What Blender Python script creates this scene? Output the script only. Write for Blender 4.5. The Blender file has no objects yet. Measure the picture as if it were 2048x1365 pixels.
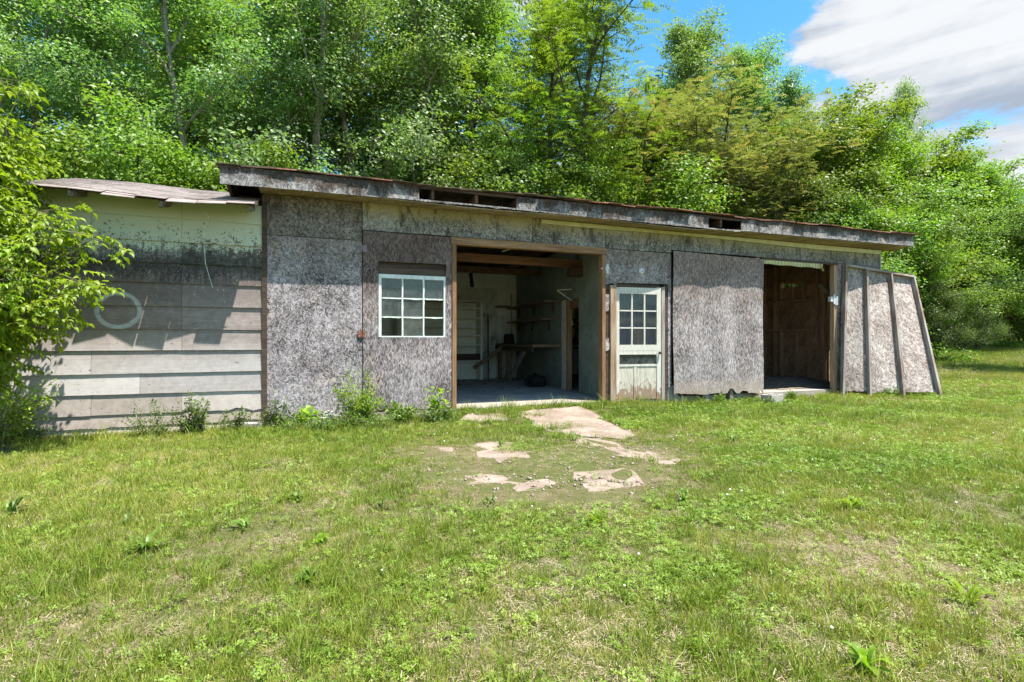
import bpy, math, random
import numpy as np
from mathutils import Vector, Matrix
R = math.radians
scene = bpy.context.scene
col = scene.collection

# ------------------------------------------------------------------ camera, sky, sun, exposure
CAM_H = 1.15
cam = bpy.data.objects.new('camera', bpy.data.cameras.new('camera'))
col.objects.link(cam)
cam.location = (0, 0, CAM_H)
cam.rotation_euler = (R(90), 0, 0)
cam.data.sensor_width = 36
cam.data.lens = 36 * 1080 / 2048
cam.data.shift_y = -(682.5 - 680) / 2048
cam.data.clip_start = 0.05
cam.data.clip_end = 2000
scene.camera = cam

SA = math.atan2(4.01, 9.9)                     # the shed front runs away to the right
P0 = Vector((-3.22, 6.98, 0))                  # front left corner of the workshop
UX, UY = math.cos(SA), math.sin(SA)
def W(X, Y, Z=0.0):
    """shed-local metres (along the front, inwards, up) to world"""
    return Vector((P0.x + UX * X - UY * Y, P0.y + UY * X + UX * Y, Z))
def L(x, y):
    dx, dy = x - P0.x, y - P0.y
    return dx * UX + dy * UY, -dx * UY + dy * UX

sun_local = Vector((0.82, -1.0, 3.3))
sun_dir = Vector((UX * 0.82 + UY, UY * 0.82 - UX, 3.3)).normalized()
SUN_EL = math.asin(sun_dir.z)
SUN_AZ = math.atan2(sun_dir.x, sun_dir.y)
sun = bpy.data.objects.new('sun', bpy.data.lights.new('sun', 'SUN'))
col.objects.link(sun)
sun.data.energy = 4.4
sun.data.angle = R(0.5)
sun.data.color = (1.0, 0.955, 0.88)
sun.rotation_euler = (-sun_dir).to_track_quat('-Z', 'Y').to_euler()
sun.location = sun_dir * 60

class G:
    """small helper to write node graphs"""
    def __init__(s, nt):
        s.nt = nt
    def n(s, typ, _out=0, **kw):
        nd = s.nt.nodes.new(typ)
        ins = kw.pop('i', {})
        for k, v in kw.items():
            setattr(nd, k, v)
        for k, v in ins.items():
            sock = nd.inputs[k]
            if isinstance(v, bpy.types.NodeSocket):
                s.nt.links.new(v, sock)
            else:
                sock.default_value = v
        return nd.outputs[_out]
    def math(s, op, a, b=0.0, c=None, clamp=False):
        i = {0: a, 1: b}
        if c is not None: i[2] = c
        return s.n('ShaderNodeMath', operation=op, use_clamp=clamp, i=i)
    def vm(s, op, a, b=(0, 0, 0)):
        return s.n('ShaderNodeVectorMath', operation=op, i={0: a, 1: b})
    def noise(s, vec, scale, detail=4, rough=.55, dist=0.0, out=0):
        return s.n('ShaderNodeTexNoise', out, i={'Vector': vec, 'Scale': scale, 'Detail': detail, 'Roughness': rough, 'Distortion': dist})
    def mix(s, f, a, b, blend='MIX'):
        nd = s.nt.nodes.new('ShaderNodeMix'); nd.data_type = 'RGBA'; nd.blend_type = blend
        for k, v in ((0, f), (6, a), (7, b)):
            if isinstance(v, bpy.types.NodeSocket): s.nt.links.new(v, nd.inputs[k])
            else: nd.inputs[k].default_value = v if k == 0 else (tuple(v) + (1,) if len(v) == 3 else v)
        return nd.outputs[2]
    def step(s, v, a, b):
        nd = s.nt.nodes.new('ShaderNodeMapRange'); nd.interpolation_type = 'SMOOTHSTEP'
        s.nt.links.new(v, nd.inputs[0]); nd.inputs[1].default_value = a; nd.inputs[2].default_value = b
        return nd.outputs[0]
    def ramp(s, v, stops):
        nd = s.nt.nodes.new('ShaderNodeValToRGB')
        e = nd.color_ramp.elements
        while len(e) < len(stops): e.new(0.5)
        for k, (p, c) in enumerate(stops):
            e[k].position = p; e[k].color = tuple(c) + (1,)
        s.nt.links.new(v, nd.inputs[0])
        return nd.outputs[0]
    def mapv(s, v, scale=(1, 1, 1), rot=(0, 0, 0), loc=(0, 0, 0)):
        return s.n('ShaderNodeMapping', i={'Vector': v, 'Location': loc, 'Rotation': rot, 'Scale': scale})

# ---- sky with broken cloud (extra cloud added over the unseen dome to brighten the fill)
world = bpy.data.worlds.new('World'); scene.world = world; world.use_nodes = True
nt = world.node_tree; nt.nodes.clear(); g = G(nt)
sky = g.n('ShaderNodeTexSky', sky_type='NISHITA', sun_disc=False, sun_elevation=SUN_EL, sun_rotation=SUN_AZ,
          air_density=1.15, dust_density=0.25, ozone_density=3.0)
skyc = g.n('ShaderNodeHueSaturation', i={'Color': sky, 'Hue': 0.487, 'Saturation': 1.28, 'Value': 0.66})
dirv = g.n('ShaderNodeTexCoord')
sp = nt.nodes.new('ShaderNodeSeparateXYZ'); nt.links.new(dirv, sp.inputs[0])
zc = g.math('MAXIMUM', sp.outputs[2], 0.02)
flat = g.n('ShaderNodeCombineXYZ', i={0: g.math('DIVIDE', sp.outputs[0], g.math('ADD', zc, 0.12)), 1: g.math('DIVIDE', sp.outputs[1], g.math('ADD', zc, 0.12)), 2: 0.0})
# bank of cloud standing to the right (its own direction), other clouds from noise, increased to whiten the fill light
bank = g.n('ShaderNodeVectorMath', 1, operation='DISTANCE', i={0: g.mapv(dirv, (1, 1, 1.0)), 1: (0.605, 0.70, 0.375)})
n1 = g.noise(g.mapv(dirv, (1, 1, 1.5), loc=(3.1, .4, 1.7)), 5.5, 12, .64, .3)
n2 = g.noise(g.mapv(dirv, (.75, .75, 6.0), loc=(1.4, 0, .3)), 3.4, 5, .5, .2)
d0 = g.math('MULTIPLY_ADD', n1, 1.0, -0.50)
dens = g.math('ADD', g.math('MULTIPLY', d0, 1.3), g.math('MULTIPLY_ADD', bank, -1.6, 0.40))
far = g.noise(flat, 1.25, 8, .58, .2)
dens2 = g.math('MAXIMUM', dens, g.math('MULTIPLY_ADD', far, 2.2, -1.12))
cov = g.step(dens2, 0.0, 0.13)
lit = g.step(g.math('ADD', n2, g.math('MULTIPLY', d0, 0.55)), .31, .62)
cloudc = g.mix(lit, (1.12, 1.26, 1.50), (2.34, 2.36, 2.38))
skymix = g.mix(g.math('MULTIPLY', cov, 0.96), skyc, cloudc)
bg = g.n('ShaderNodeBackground', i={'Color': skymix, 'Strength': 0.15})
nt.links.new(bg, g.nt.nodes.new('ShaderNodeOutputWorld').inputs[0])

vs = scene.view_settings
vs.view_transform = 'Standard'; vs.look = 'None'; vs.gamma = 1; vs.use_curve_mapping = False
vs.exposure = 1.45
cy = scene.cycles
cy.max_bounces = 8; cy.diffuse_bounces = 5; cy.glossy_bounces = 2; cy.transmission_bounces = 4
cy.transparent_max_bounces = 8; cy.caustics_reflective = False; cy.caustics_refractive = False
cy.use_denoising = True

# ------------------------------------------------------------------ materials
def mat(name):
    m = bpy.data.materials.new(name); m.use_nodes = True
    m.node_tree.nodes.clear()
    return m, G(m.node_tree)
def fin(m, g, color, rough=.8, bump=None, bstr=.4, bdist=.01, spec=.25, metallic=0.0, normal=None):
    i = {'Base Color': color if isinstance(color, bpy.types.NodeSocket) else tuple(color) + (1,), 'Roughness': rough, 'Specular IOR Level': spec, 'Metallic': metallic}
    if bump is not None:
        i['Normal'] = g.n('ShaderNodeBump', i={'Height': bump, 'Strength': bstr, 'Distance': bdist})
    p = g.n('ShaderNodeBsdfPrincipled', i=i)
    g.nt.links.new(p, g.nt.nodes.new('ShaderNodeOutputMaterial').inputs[0])
    return m

def osb(name, dark, mid, light, vertical=0.0, size=1.0, mscale=(7, 2.2), brown_z=None, brown=(.16, .105, .075), mildew=0.0, contrast=1.0, top_tint=None, low=None, run=None, blot=.5):
    """oriented strand board: overlapping flakes of every direction, each cell one strand"""
    m, g = mat(name)
    tc = g.n('ShaderNodeTexCoord', 3)
    rnd = g.n('ShaderNodeObjectInfo', 5)
    sx = g.nt.nodes.new('ShaderNodeSeparateXYZ'); g.nt.links.new(tc, sx.inputs[0])
    off = g.math('MULTIPLY', rnd, 37.0)
    vec = g.n('ShaderNodeCombineXYZ', i={0: g.math('ADD', g.math('ADD', sx.outputs[0], sx.outputs[1]), off), 1: g.math('ADD', sx.outputs[2], sx.outputs[1]), 2: 0.0})
    warp = g.noise(vec, 9.0, 2, .5, out=1)
    vec = g.vm('ADD', vec, g.vm('MULTIPLY', g.vm('SUBTRACT', warp, (.5, .5, .5)), (.007, .007, .007)))
    cur_p = cur_v = None
    angs = [8, 52, 97, 143, 28, 118, 75] if not vertical else [80, 96, 108, 70, 88, 118, 60]
    for k, a in enumerate(angs):
        # rotate first, then stretch: two mappings
        v = g.mapv(vec, (1, 1, 1), (0, 0, R(a)), (k * 1.7, k * 3.1, 0))
        v = g.mapv(v, (17 / size, 70 / size, 1))
        vor = g.nt.nodes.new('ShaderNodeTexVoronoi'); vor.voronoi_dimensions = '2D'
        g.nt.links.new(v, vor.inputs['Vector']); vor.inputs['Scale'].default_value = 1.0
        s2 = g.nt.nodes.new('ShaderNodeSeparateColor'); g.nt.links.new(vor.outputs['Color'], s2.inputs[0])
        # shorter priority near the cell border makes narrow flakes that overlap
        pr = g.math('SUBTRACT', s2.outputs[0], g.math('MULTIPLY', vor.outputs['Distance'], .75))
        val = s2.outputs[1]
        if cur_p is None: cur_p, cur_v = pr, val
        else:
            gt = g.math('GREATER_THAN', pr, cur_p)
            cur_v = g.math('ADD', g.math('MULTIPLY', gt, val), g.math('MULTIPLY', g.math('SUBTRACT', 1.0, gt), cur_v))
            cur_p = g.math('MAXIMUM', pr, cur_p)
    fine = g.noise(g.mapv(vec, (60, 60, 1)), 2.0, 3, .6)
    big = g.noise(vec, 1.6, 5, .6)
    pat = g.noise(vec, 5.0, 4, .65, .4)
    v = g.math('ADD', g.math('MULTIPLY', cur_v, .58 * contrast), g.math('MULTIPLY', fine, .30))
    v = g.math('ADD', v, g.math('MULTIPLY_ADD', big, 1.0, -.50))
    c = g.ramp(v, [(0.10, dark), (.36, [(a * .45 + b * .55) for a, b in zip(dark, mid)]), (.56, mid), (.98, light)])
    z = sx.outputs[2]
    tan = g.noise(vec, 3.1, 5, .7, .5)
    c = g.mix(g.math('MULTIPLY', g.math('MULTIPLY', g.step(tan, .50, .68), g.step(cur_v, .35, .8)), .55), c, [x * y for x, y in zip(light, (.80, .66, .54))])
    bl = g.noise(g.mapv(vec, (1.3, .75, 1)), 2.2, 7, .68, .6)
    c = g.mix(g.math('MULTIPLY', g.step(bl, .50, .72), blot), c, g.mix(cur_v, [x * 1.2 for x in dark], [x * .75 for x in mid]))
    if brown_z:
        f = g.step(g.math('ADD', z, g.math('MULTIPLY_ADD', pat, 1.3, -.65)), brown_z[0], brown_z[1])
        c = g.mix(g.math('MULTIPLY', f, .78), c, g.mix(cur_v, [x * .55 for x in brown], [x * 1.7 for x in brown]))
    if top_tint:
        f = g.step(g.math('ADD', z, g.math('MULTIPLY_ADD', pat, .35, -.17)), 2.78, 3.02)
        c = g.mix(g.math('MULTIPLY', f, .75), c, top_tint)
    if low:
        f = g.math('SUBTRACT', 1.0, g.step(g.math('ADD', z, g.math('MULTIPLY_ADD', pat, .5, -.25)), .25, .55))
        c = g.mix(g.math('MULTIPLY', f, .55), c, low)
    if run:
        f = g.step(g.math('ADD', g.math('ADD', z, g.math('MULTIPLY', sx.outputs[0], -.0085)), g.math('MULTIPLY_ADD', bl, .95, -.50)), run[0], run[1])
        c = g.mix(g.math('MULTIPLY', f, .9), c, g.mix(cur_v, (.026, .019, .015), (.10, .07, .052)))
    if mildew:
        st = g.noise(g.mapv(vec, (mscale[0], mscale[1], 1)), 1.0, 6, .7, .8)
        f = g.step(st, .50, .66)
        c = g.mix(g.math('MULTIPLY', f, mildew), c, g.mix(cur_v, (.022, .019, .017), (.075, .058, .047)))
    return fin(m, g, c, .85, g.math('ADD', cur_v, g.math('MULTIPLY', fine, .7)), .7, .006, .15)

M = {}
M['osb_grey'] = osb('weathered_strand_board', (.055, .047, .045), (.36, .32, .332), (.74, .70, .71), brown_z=(1.75, 2.75), brown=(.20, .16, .13), mildew=.25)  # upper brown: less bleached board, also set lower to warm the eave shade
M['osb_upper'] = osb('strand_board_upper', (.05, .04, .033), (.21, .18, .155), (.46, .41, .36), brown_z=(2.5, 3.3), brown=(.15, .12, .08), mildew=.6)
M['osb_door'] = osb('strand_board_leaf', (.06, .046, .042), (.315, .275, .28), (.67, .62, .62), vertical=1, brown_z=(1.35, 2.35), brown=(.105, .068, .052), mildew=.25)
M['osb_slide'] = osb('strand_board_slide', (.065, .054, .05), (.345, .305, .305), (.72, .665, .665), vertical=1, brown_z=(1.35, 2.8), brown=(.22, .155, .125), low=(.42, .33, .26))
M['osb_header'] = osb('strand_board_header', (.055, .048, .042), (.30, .28, .24), (.58, .54, .48), top_tint=(.40, .34, .17), mildew=.75)
M['osb_fascia'] = osb('fascia_strand_board', (.06, .05, .045), (.30, .29, .29), (.58, .56, .55), mildew=.6, mscale=(1.5, 3.4), run=(3.02, 3.17))
M['osb_soffit'] = osb('soffit_strand_board', (.15, .11, .065), (.38, .29, .17), (.55, .44, .27), mildew=.45)
M['osb_lean'] = osb('leaning_strand_board', (.13, .095, .08), (.40, .345, .315), (.76, .70, .655), size=1.6, mildew=.08, blot=.2)
M['osb_inner'] = osb('inner_strand_board', (.16, .09, .055), (.44, .27, .17), (.62, .42, .28), mildew=.2)

def wood(name, a, b, axis=0, rough=.75, grain=1.0, grey=None):
    m, g = mat(name)
    tc = g.n('ShaderNodeTexCoord', 3); rnd = g.n('ShaderNodeObjectInfo', 5)
    sc = [26, 26, 26]; sc[axis] = 1.3
    v = g.mapv(g.vm('ADD', tc, g.n('ShaderNodeCombineXYZ', i={0: g.math('MULTIPLY', rnd, 9.0), 1: g.math('MULTIPLY', rnd, 5.0), 2: g.math('MULTIPLY', rnd, 7.0)})), sc)
    n = g.noise(v, 1.6, 5, .62, .8)
    sc2 = [5, 5, 5]; sc2[axis] = .8
    n2 = g.noise(g.mapv(tc, sc2), 1.2, 4, .6)
    kn = g.n('ShaderNodeTexVoronoi', i={'Vector': g.mapv(tc, [3.2 if k != axis else 2.4 for k in range(3)]), 'Scale': 1.0})
    c = g.ramp(g.math('ADD', g.math('MULTIPLY', n, grain), g.math('MULTIPLY_ADD', n2, .7, -.35)), [(.28, a), (.68, b)])
    if grey:
        c = g.mix(g.step(n2, .40, .68), c, grey)
    c = g.mix(g.math('MULTIPLY', g.math('SUBTRACT', 1.0, g.step(kn, .03, .075)), .8), c, [x * .35 for x in a])
    return fin(m, g, c, rough, n, .35, .004, .2)
M['jamb'] = wood('orange_pine', (.16, .085, .042), (.36, .215, .115), 2)
M['jamb_x'] = wood('orange_pine_header', (.16, .085, .042), (.38, .225, .12), 0)
M['post'] = wood('bare_fir', (.17, .085, .045), (.44, .32, .22), 2, grain=1.1, grey=(.38, .31, .25))
M['stud'] = wood('grey_stud', (.15, .105, .085), (.34, .27, .225), 2, grey=(.36, .33, .31))
M['stud_x'] = wood('grey_plate', (.15, .105, .085), (.34, .27, .225), 0, grey=(.36, .33, .31))
M['rafter'] = wood('old_rafter', (.06, .038, .024), (.17, .10, .06), 1)
M['beam'] = wood('red_brown_beam', (.10, .05, .03), (.25, .13, .08), 0)
M['inner_stud'] = wood('inner_stud', (.22, .13, .08), (.50, .33, .215), 2)
M['dark_wood'] = wood('dark_old_wood', (.035, .024, .018), (.11, .075, .055), 0)
M['bench'] = wood('bench_timber', (.12, .08, .05), (.27, .19, .12), 0)
M['tail'] = wood('rotten_tail', (.05, .042, .035), (.30, .27, .24), 1)
M['grey_wood'] = wood('greyed_board', (.20, .17, .15), (.42, .385, .35), 2)

def siding():
    m, g = mat('old_painted_siding')
    tc = g.n('ShaderNodeTexCoord', 3); rnd = g.n('ShaderNodeObjectInfo', 5)
    sx = g.nt.nodes.new('ShaderNodeSeparateXYZ'); g.nt.links.new(tc, sx.inputs[0])
    x, z = sx.outputs[0], sx.outputs[2]
    vec = g.n('ShaderNodeCombineXYZ', i={0: x, 1: g.math('MULTIPLY', rnd, 11.0), 2: z})
    big = g.noise(vec, 2.4, 6, .62, .3)
    fine = g.noise(vec, 46, 4, .65)
    mid = g.noise(g.mapv(vec, (1, 1, 1)), 13, 6, .7, .3)
    streak = g.noise(g.mapv(vec, (2.2, 1, 60)), 1.0, 4, .6, .6)
    drip = g.noise(g.mapv(vec, (26, 1, 3)), 1.0, 5, .7)
    zz = g.math('ADD', z, g.math('MULTIPLY_ADD', big, .34, -.17))
    worn = g.ramp(g.math('ADD', g.math('MULTIPLY', streak, .5), g.math('MULTIPLY', mid, .5)),
                  [(.30, (.085, .062, .052)), (.47, (.185, .14, .122)), (.60, (.27, .215, .195)), (.78, (.47, .42, .395))])
    pale = g.ramp(g.math('ADD', g.math('MULTIPLY', streak, .4), g.math('MULTIPLY', mid, .6)),
                  [(.28, (.27, .235, .22)), (.5, (.44, .41, .40)), (.74, (.60, .58, .57))])
    beige = g.ramp(mid, [(.25, (.30, .23, .185)), (.5, (.46, .395, .34)), (.75, (.56, .50, .45))])
    c = g.mix(g.step(zz, .78, 1.16), pale, worn)
    c = g.mix(g.math('SUBTRACT', 1.0, g.step(zz, .40, .60)), c, beige)
    dk = g.step(zz, 1.52, 1.74)
    c = g.mix(g.math('MULTIPLY', dk, .75), c, g.mix(mid, (.05, .034, .027), (.19, .135, .112)))
    # per board difference
    c = g.mix(g.math('MULTIPLY_ADD', g.step(zz, .9, 1.3), -.22, .42), c, g.mix(rnd, (.15, .118, .11), (.60, .565, .545)))
    # remains of paint
    paintc = g.mix(big, (.46, .50, .37), (.60, .635, .50))
    pm = g.math('ADD', g.math('MULTIPLY_ADD', z, .62, -1.36), g.math('ADD', g.math('MULTIPLY_ADD', mid, 1.3, -.65), g.math('MULTIPLY_ADD', fine, 1.1, -.55)))
    pmask = g.step(pm, -.03, .05)
    c = g.mix(pmask, c, paintc)
    # black mildew bitten into the lower edges of the painted boards
    band = g.math('SUBTRACT', 1.0, g.math('ABSOLUTE', g.math('DIVIDE', g.math('SUBTRACT', zz, 2.08), .26)))
    mm = g.math('ADD', g.math('MULTIPLY', band, .36), g.math('ADD', g.math('MULTIPLY_ADD', drip, .7, -.35), g.math('MULTIPLY_ADD', fine, 1.2, -.6)))
    c = g.mix(g.math('MULTIPLY', g.step(mm, .06, .26), .88), c, (.045, .042, .038))
    sp_ = g.noise(vec, 24, 2, .5)
    c = g.mix(g.math('MULTIPLY', g.step(sp_, .70, .74), .7), c, (.06, .05, .045))
    wsp = g.noise(vec, 62, 2, .5)
    c = g.mix(g.math('MULTIPLY', g.math('MULTIPLY', g.step(wsp, .64, .70), g.step(big, .45, .6)), .6), c, (.64, .62, .60))
    rust = g.math('MULTIPLY', g.step(drip, .60, .74), g.step(big, .5, .62))
    c = g.mix(g.math('MULTIPLY', rust, .5), c, (.26, .12, .055))
    # a ring left on the boards by a coil that once hung there
    rx = g.math('SUBTRACT', x, -1.535); rz = g.math('SUBTRACT', z, 1.5)
    rr = g.math('SQRT', g.math('ADD', g.math('MULTIPLY', rx, rx), g.math('MULTIPLY', g.math('MULTIPLY', rz, rz), 1.12)))
    ring = g.math('SUBTRACT', 1.0, g.step(g.math('ABSOLUTE', g.math('ADD', g.math('SUBTRACT', rr, .212), g.math('MULTIPLY_ADD', mid, .03, -.015))), .014, .034))
    c = g.mix(g.math('MULTIPLY', ring, g.math('MULTIPLY_ADD', mid, 1.3, -.02)), c, (.60, .62, .62))
    return fin(m, g, c, .8, g.math('ADD', mid, g.math('MULTIPLY', fine, .5)), .3, .005, .2)
M['siding'] = siding()

def simple(name, a, b, scale=6, rough=.8, detail=5, bstr=.3, bdist=.005, spec=.25, c3=None, stretch=(1, 1, 1)):
    m, g = mat(name)
    tc = g.n('ShaderNodeTexCoord', 3); rnd = g.n('ShaderNodeObjectInfo', 5)
    v = g.mapv(g.vm('ADD', tc, g.n('ShaderNodeCombineXYZ', i={0: g.math('MULTIPLY', rnd, 13.0)})), stretch)
    n = g.noise(v, scale, detail, .62)
    f = g.noise(v, scale * 9, 3, .6)
    c = g.mix(g.step(n, .35, .65), a, b)
    if c3: c = g.mix(g.step(f, .55, .66), c, c3)
    return fin(m, g, c, rough, g.math('ADD', n, g.math('MULTIPLY', f, .6)), bstr, bdist, spec)
def two_tone(name, a, b, zlo, zhi, peel, scale=11):
    """painted surface whose paint has come off near the bottom"""
    m, g = mat(name)
    tc = g.n('ShaderNodeTexCoord', 3)
    sx = g.nt.nodes.new('ShaderNodeSeparateXYZ'); g.nt.links.new(tc, sx.inputs[0])
    n = g.noise(g.mapv(tc, (1.6, 1, .7)), scale, 6, .65, .3); f = g.noise(g.mapv(tc, (9, 9, 1.2)), 5, 4, .6)
    c = g.mix(g.step(f, .3, .7), a, b)
    e = g.math('SUBTRACT', 1.0, g.step(g.math('ADD', sx.outputs[2], g.math('MULTIPLY_ADD', n, 1.1, -.55)), zlo, zhi))
    c = g.mix(g.math('MULTIPLY', g.step(n, .60, .68), .55), c, [x * .5 for x in b])
    c = g.mix(e, c, g.mix(f, peel, [x * 1.8 for x in peel]))
    return fin(m, g, c, .55, e, .4, -.003, .35)
M['door_paint'] = two_tone('peeling_door_paint', (.52, .49, .42), (.67, .64, .575), .22, .28, (.20, .125, .08))
M['kick_paint'] = two_tone('peeling_kick_paint', (.42, .38, .30), (.62, .58, .49), .30, .38, (.22, .15, .105))
M['sash_paint'] = simple('white_sash_paint', (.56, .62, .58), (.76, .80, .76), 14, .5)
M['white_post'] = simple('cream_post_paint', (.52, .47, .35), (.70, .65, .52), 9, .6)
M['concrete'] = simple('worn_concrete', (.29, .255, .215), (.40, .36, .31), 3, .9, 7, .5, .01, c3=(.30, .265, .23))
M['floor'] = simple('lightened_floor', (.38, .36, .335), (.52, .495, .47), 2.2, .8, 6)  # floor colour raised above the sunlit concrete to lift the dark interior
M['apron'] = simple('sandy_concrete', (.205, .155, .118), (.31, .25, .20), 3.2, .95, 8, .7, .012, c3=(.20, .15, .115))
M['block'] = simple('cinder_block', (.30, .275, .25), (.44, .41, .375), 20, .95, 6, .8, .008)
M['rock'] = simple('pale_rock', (.25, .23, .215), (.45, .43, .41), 12, .95, 6, .6, .01)
M['crumb'] = simple('sandy_crumb', (.19, .145, .11), (.36, .30, .25), 30, .95)
M['shingle'] = simple('faded_asphalt_shingle', (.235, .195, .18), (.33, .285, .265), 4.5, .95, 6, .7, .006, c3=(.17, .14, .13))
M['red_shingle'] = simple('rust_red_shingle', (.21, .085, .065), (.33, .16, .125), 5, .95, 6, .7, .006, c3=(.13, .06, .05))
M['deck'] = simple('roof_deck', (.05, .036, .027), (.12, .085, .06), 6, .9)
M['inner_panel'] = simple('stained_white_panel', (.70, .71, .61), (.82, .83, .74), 1.7, .7, 7, .2, .004, c3=(.62, .63, .55))
def mildewed():
    m, g = mat('mildewed_inner_panel')
    tc = g.n('ShaderNodeTexCoord', 3)
    n = g.noise(g.mapv(tc, (2.6, 1, .9)), 1.6, 7, .66, .4); f = g.noise(tc, 26, 4, .65)
    c = g.mix(g.step(n, .3, .6), (.70, .72, .62), (.50, .52, .43))
    k = g.step(g.math('ADD', n, g.math('MULTIPLY_ADD', f, .35, -.17)), .54, .72)
    c = g.mix(g.math('MULTIPLY', k, .93), c, (.03, .032, .026))
    return fin(m, g, c, .7, n, .2, .004, .25)
M['mildew'] = mildewed()
M['green_panel'] = simple('dull_green_panel', (.17, .20, .155), (.26, .29, .235), 1.6, .6, 7, .2, .004, c3=(.14, .165, .13))
M['grime'] = simple('soot_black', (.012, .011, .010), (.04, .036, .03), 9, .9)
M['vinyl'] = simple('yellowed_vinyl', (.46, .43, .20), (.57, .54, .28), 5, .5)
M['metal'] = simple('galvanised_strap', (.42, .44, .45), (.62, .64, .65), 22, .45, spec=.5)
M['rust'] = simple('rusty_hinge', (.11, .045, .028), (.24, .10, .06), 24, .8)
M['plum_hinge'] = simple('primered_hinge', (.16, .12, .13), (.27, .22, .22), 24, .7)
M['enamel'] = simple('chipped_enamel', (.62, .65, .64), (.78, .80, .79), 20, .4)
M['white_tin'] = simple('white_appliance', (.66, .68, .68), (.78, .80, .80), 3, .35)
M['curtain'] = simple('navy_cloth', (.010, .035, .075), (.022, .065, .125), 8, .9)
M['lamp'] = simple('brown_lamp_shade', (.10, .045, .03), (.17, .08, .05), 8, .5)
M['white_wire'] = simple('white_wire', (.55, .56, .52), (.68, .68, .64), 8, .5)
M['knob'] = simple('dark_brass', (.03, .025, .02), (.08, .065, .05), 8, .35, spec=.6)
M['soil'] = simple('straw_dust', (.13, .10, .075), (.24, .19, .14), 9, .95, 6, .7, .015, c3=(.30, .25, .18))
M['bark'] = simple('grey_bark', (.16, .14, .12), (.38, .35, .315), 7, .95, 6, .8, .02, stretch=(2.5, 2.5, .5))
M['bark_dark'] = simple('brown_bark', (.045, .036, .028), (.12, .098, .078), 7, .95, 6, .8, .02, stretch=(2.5, 2.5, .5))
M['twig'] = simple('green_twig', (.10, .09, .04), (.20, .19, .09), 9, .8)
def glass(name, dust, dcol, tint=(.85, .9, .88)):
    m, g = mat(name)
    tc = g.n('ShaderNodeTexCoord', 3)
    n = g.noise(tc, 9, 6, .65, .3)
    t = g.n('ShaderNodeBsdfTransparent', i={0: tint + (1,)})
    d = g.n('ShaderNodeBsdfDiffuse', i={0: dcol + (1,)})
    gl = g.n('ShaderNodeBsdfGlossy', i={0: (1, 1, 1, 1), 'Roughness': .03})
    a = g.n('ShaderNodeMixShader', i={0: g.math('MULTIPLY', g.step(n, .2, .85), dust), 1: t, 2: d})
    fr = g.n('ShaderNodeLayerWeight', 1, i={0: .5})
    b = g.n('ShaderNodeMixShader', i={0: g.math('MULTIPLY_ADD', g.math('POWER', fr, 4.0), .5, .025), 1: a, 2: gl})
    g.nt.links.new(b, g.nt.nodes.new('ShaderNodeOutputMaterial').inputs[0])
    return m
M['glass_dusty'] = glass('dusty_pane', .42, (.16, .185, .19))
M['glass'] = glass('door_pane', .05, (.10, .14, .17))

def leafmat(name, a, b, c, trans=.38, rough=.45, spec=.5, tcol=None, bright=1.0):
    """a..b across the sprays, c on the newest leaves"""
    m, g = mat(name)
    var = g.n('ShaderNodeAttribute', 2, attribute_name='var')
    rnd = g.n('ShaderNodeObjectInfo', 5)
    cc = g.ramp(var, [(0.05, a), (.62, b), (.97, c)])
    hs = g.n('ShaderNodeHueSaturation', i={'Color': cc, 'Hue': g.math('MULTIPLY_ADD', rnd, .028, .486), 'Saturation': 1.0, 'Value': g.math('MULTIPLY_ADD', rnd, .3 * bright, .85 * bright)})
    p = g.n('ShaderNodeBsdfPrincipled', i={'Base Color': hs, 'Roughness': rough, 'Specular IOR Level': spec})
    tc = g.mix(1.0, hs, tcol or (1.35, 1.45, .55), 'MULTIPLY')
    t = g.n('ShaderNodeBsdfTranslucent', i={0: tc})
    mx = g.n('ShaderNodeMixShader', i={0: trans, 1: p, 2: t})
    g.nt.links.new(mx, g.nt.nodes.new('ShaderNodeOutputMaterial').inputs[0])
    return m
M['leaf_maple'] = leafmat('maple_leaf', (.112, .205, .058), (.19, .295, .090), (.31, .40, .155), trans=.45)
M['leaf_lime'] = leafmat('lime_leaf', (.115, .20, .026), (.19, .29, .038), (.29, .375, .06), trans=.44)
M['leaf_brown'] = leafmat('bronze_leaf', (.115, .18, .045), (.215, .265, .09), (.37, .275, .12), tcol=(1.4, 1.3, .6), trans=.42)
M['leaf_dark'] = leafmat('dark_leaf', (.095, .165, .040), (.155, .24, .058), (.22, .305, .085), trans=.47)
M['leaf_fresh'] = leafmat('fresh_leaf', (.15, .26, .014), (.23, .35, .020), (.34, .43, .05), trans=.48)
M['leaf_privet'] = leafmat('privet_leaf', (.055, .11, .022), (.11, .18, .035), (.20, .26, .05))
M['leaf_weed'] = leafmat('weed_leaf', (.085, .155, .020), (.14, .225, .03), (.21, .29, .05), trans=.35)

def grassmat(name, a, b, c, trans=.3):
    m, g = mat(name)
    var = g.n('ShaderNodeAttribute', 2, attribute_name='var')
    tint = g.n('ShaderNodeAttribute', 2, attribute_name='tint', attribute_type='INSTANCER')
    cc = g.ramp(g.math('ADD', g.math('MULTIPLY', var, .45), g.math('MULTIPLY', tint, .62)), [(.08, a), (.5, b), (.95, c)])
    p = g.n('ShaderNodeBsdfPrincipled', i={'Base Color': cc, 'Roughness': .5, 'Specular IOR Level': .4})
    t = g.n('ShaderNodeBsdfTranslucent', i={0: g.mix(1.0, cc, (1.3, 1.35, .6), 'MULTIPLY')})
    mx = g.n('ShaderNodeMixShader', i={0: trans, 1: p, 2: t})
    g.nt.links.new(mx, g.nt.nodes.new('ShaderNodeOutputMaterial').inputs[0])
    return m
M['grass'] = grassmat('grass_blade', (.075, .145, .012), (.215, .275, .030), (.42, .405, .085))
M['straw'] = grassmat('dry_blade', (.22, .165, .10), (.37, .29, .185), (.52, .44, .30), .15)
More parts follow.
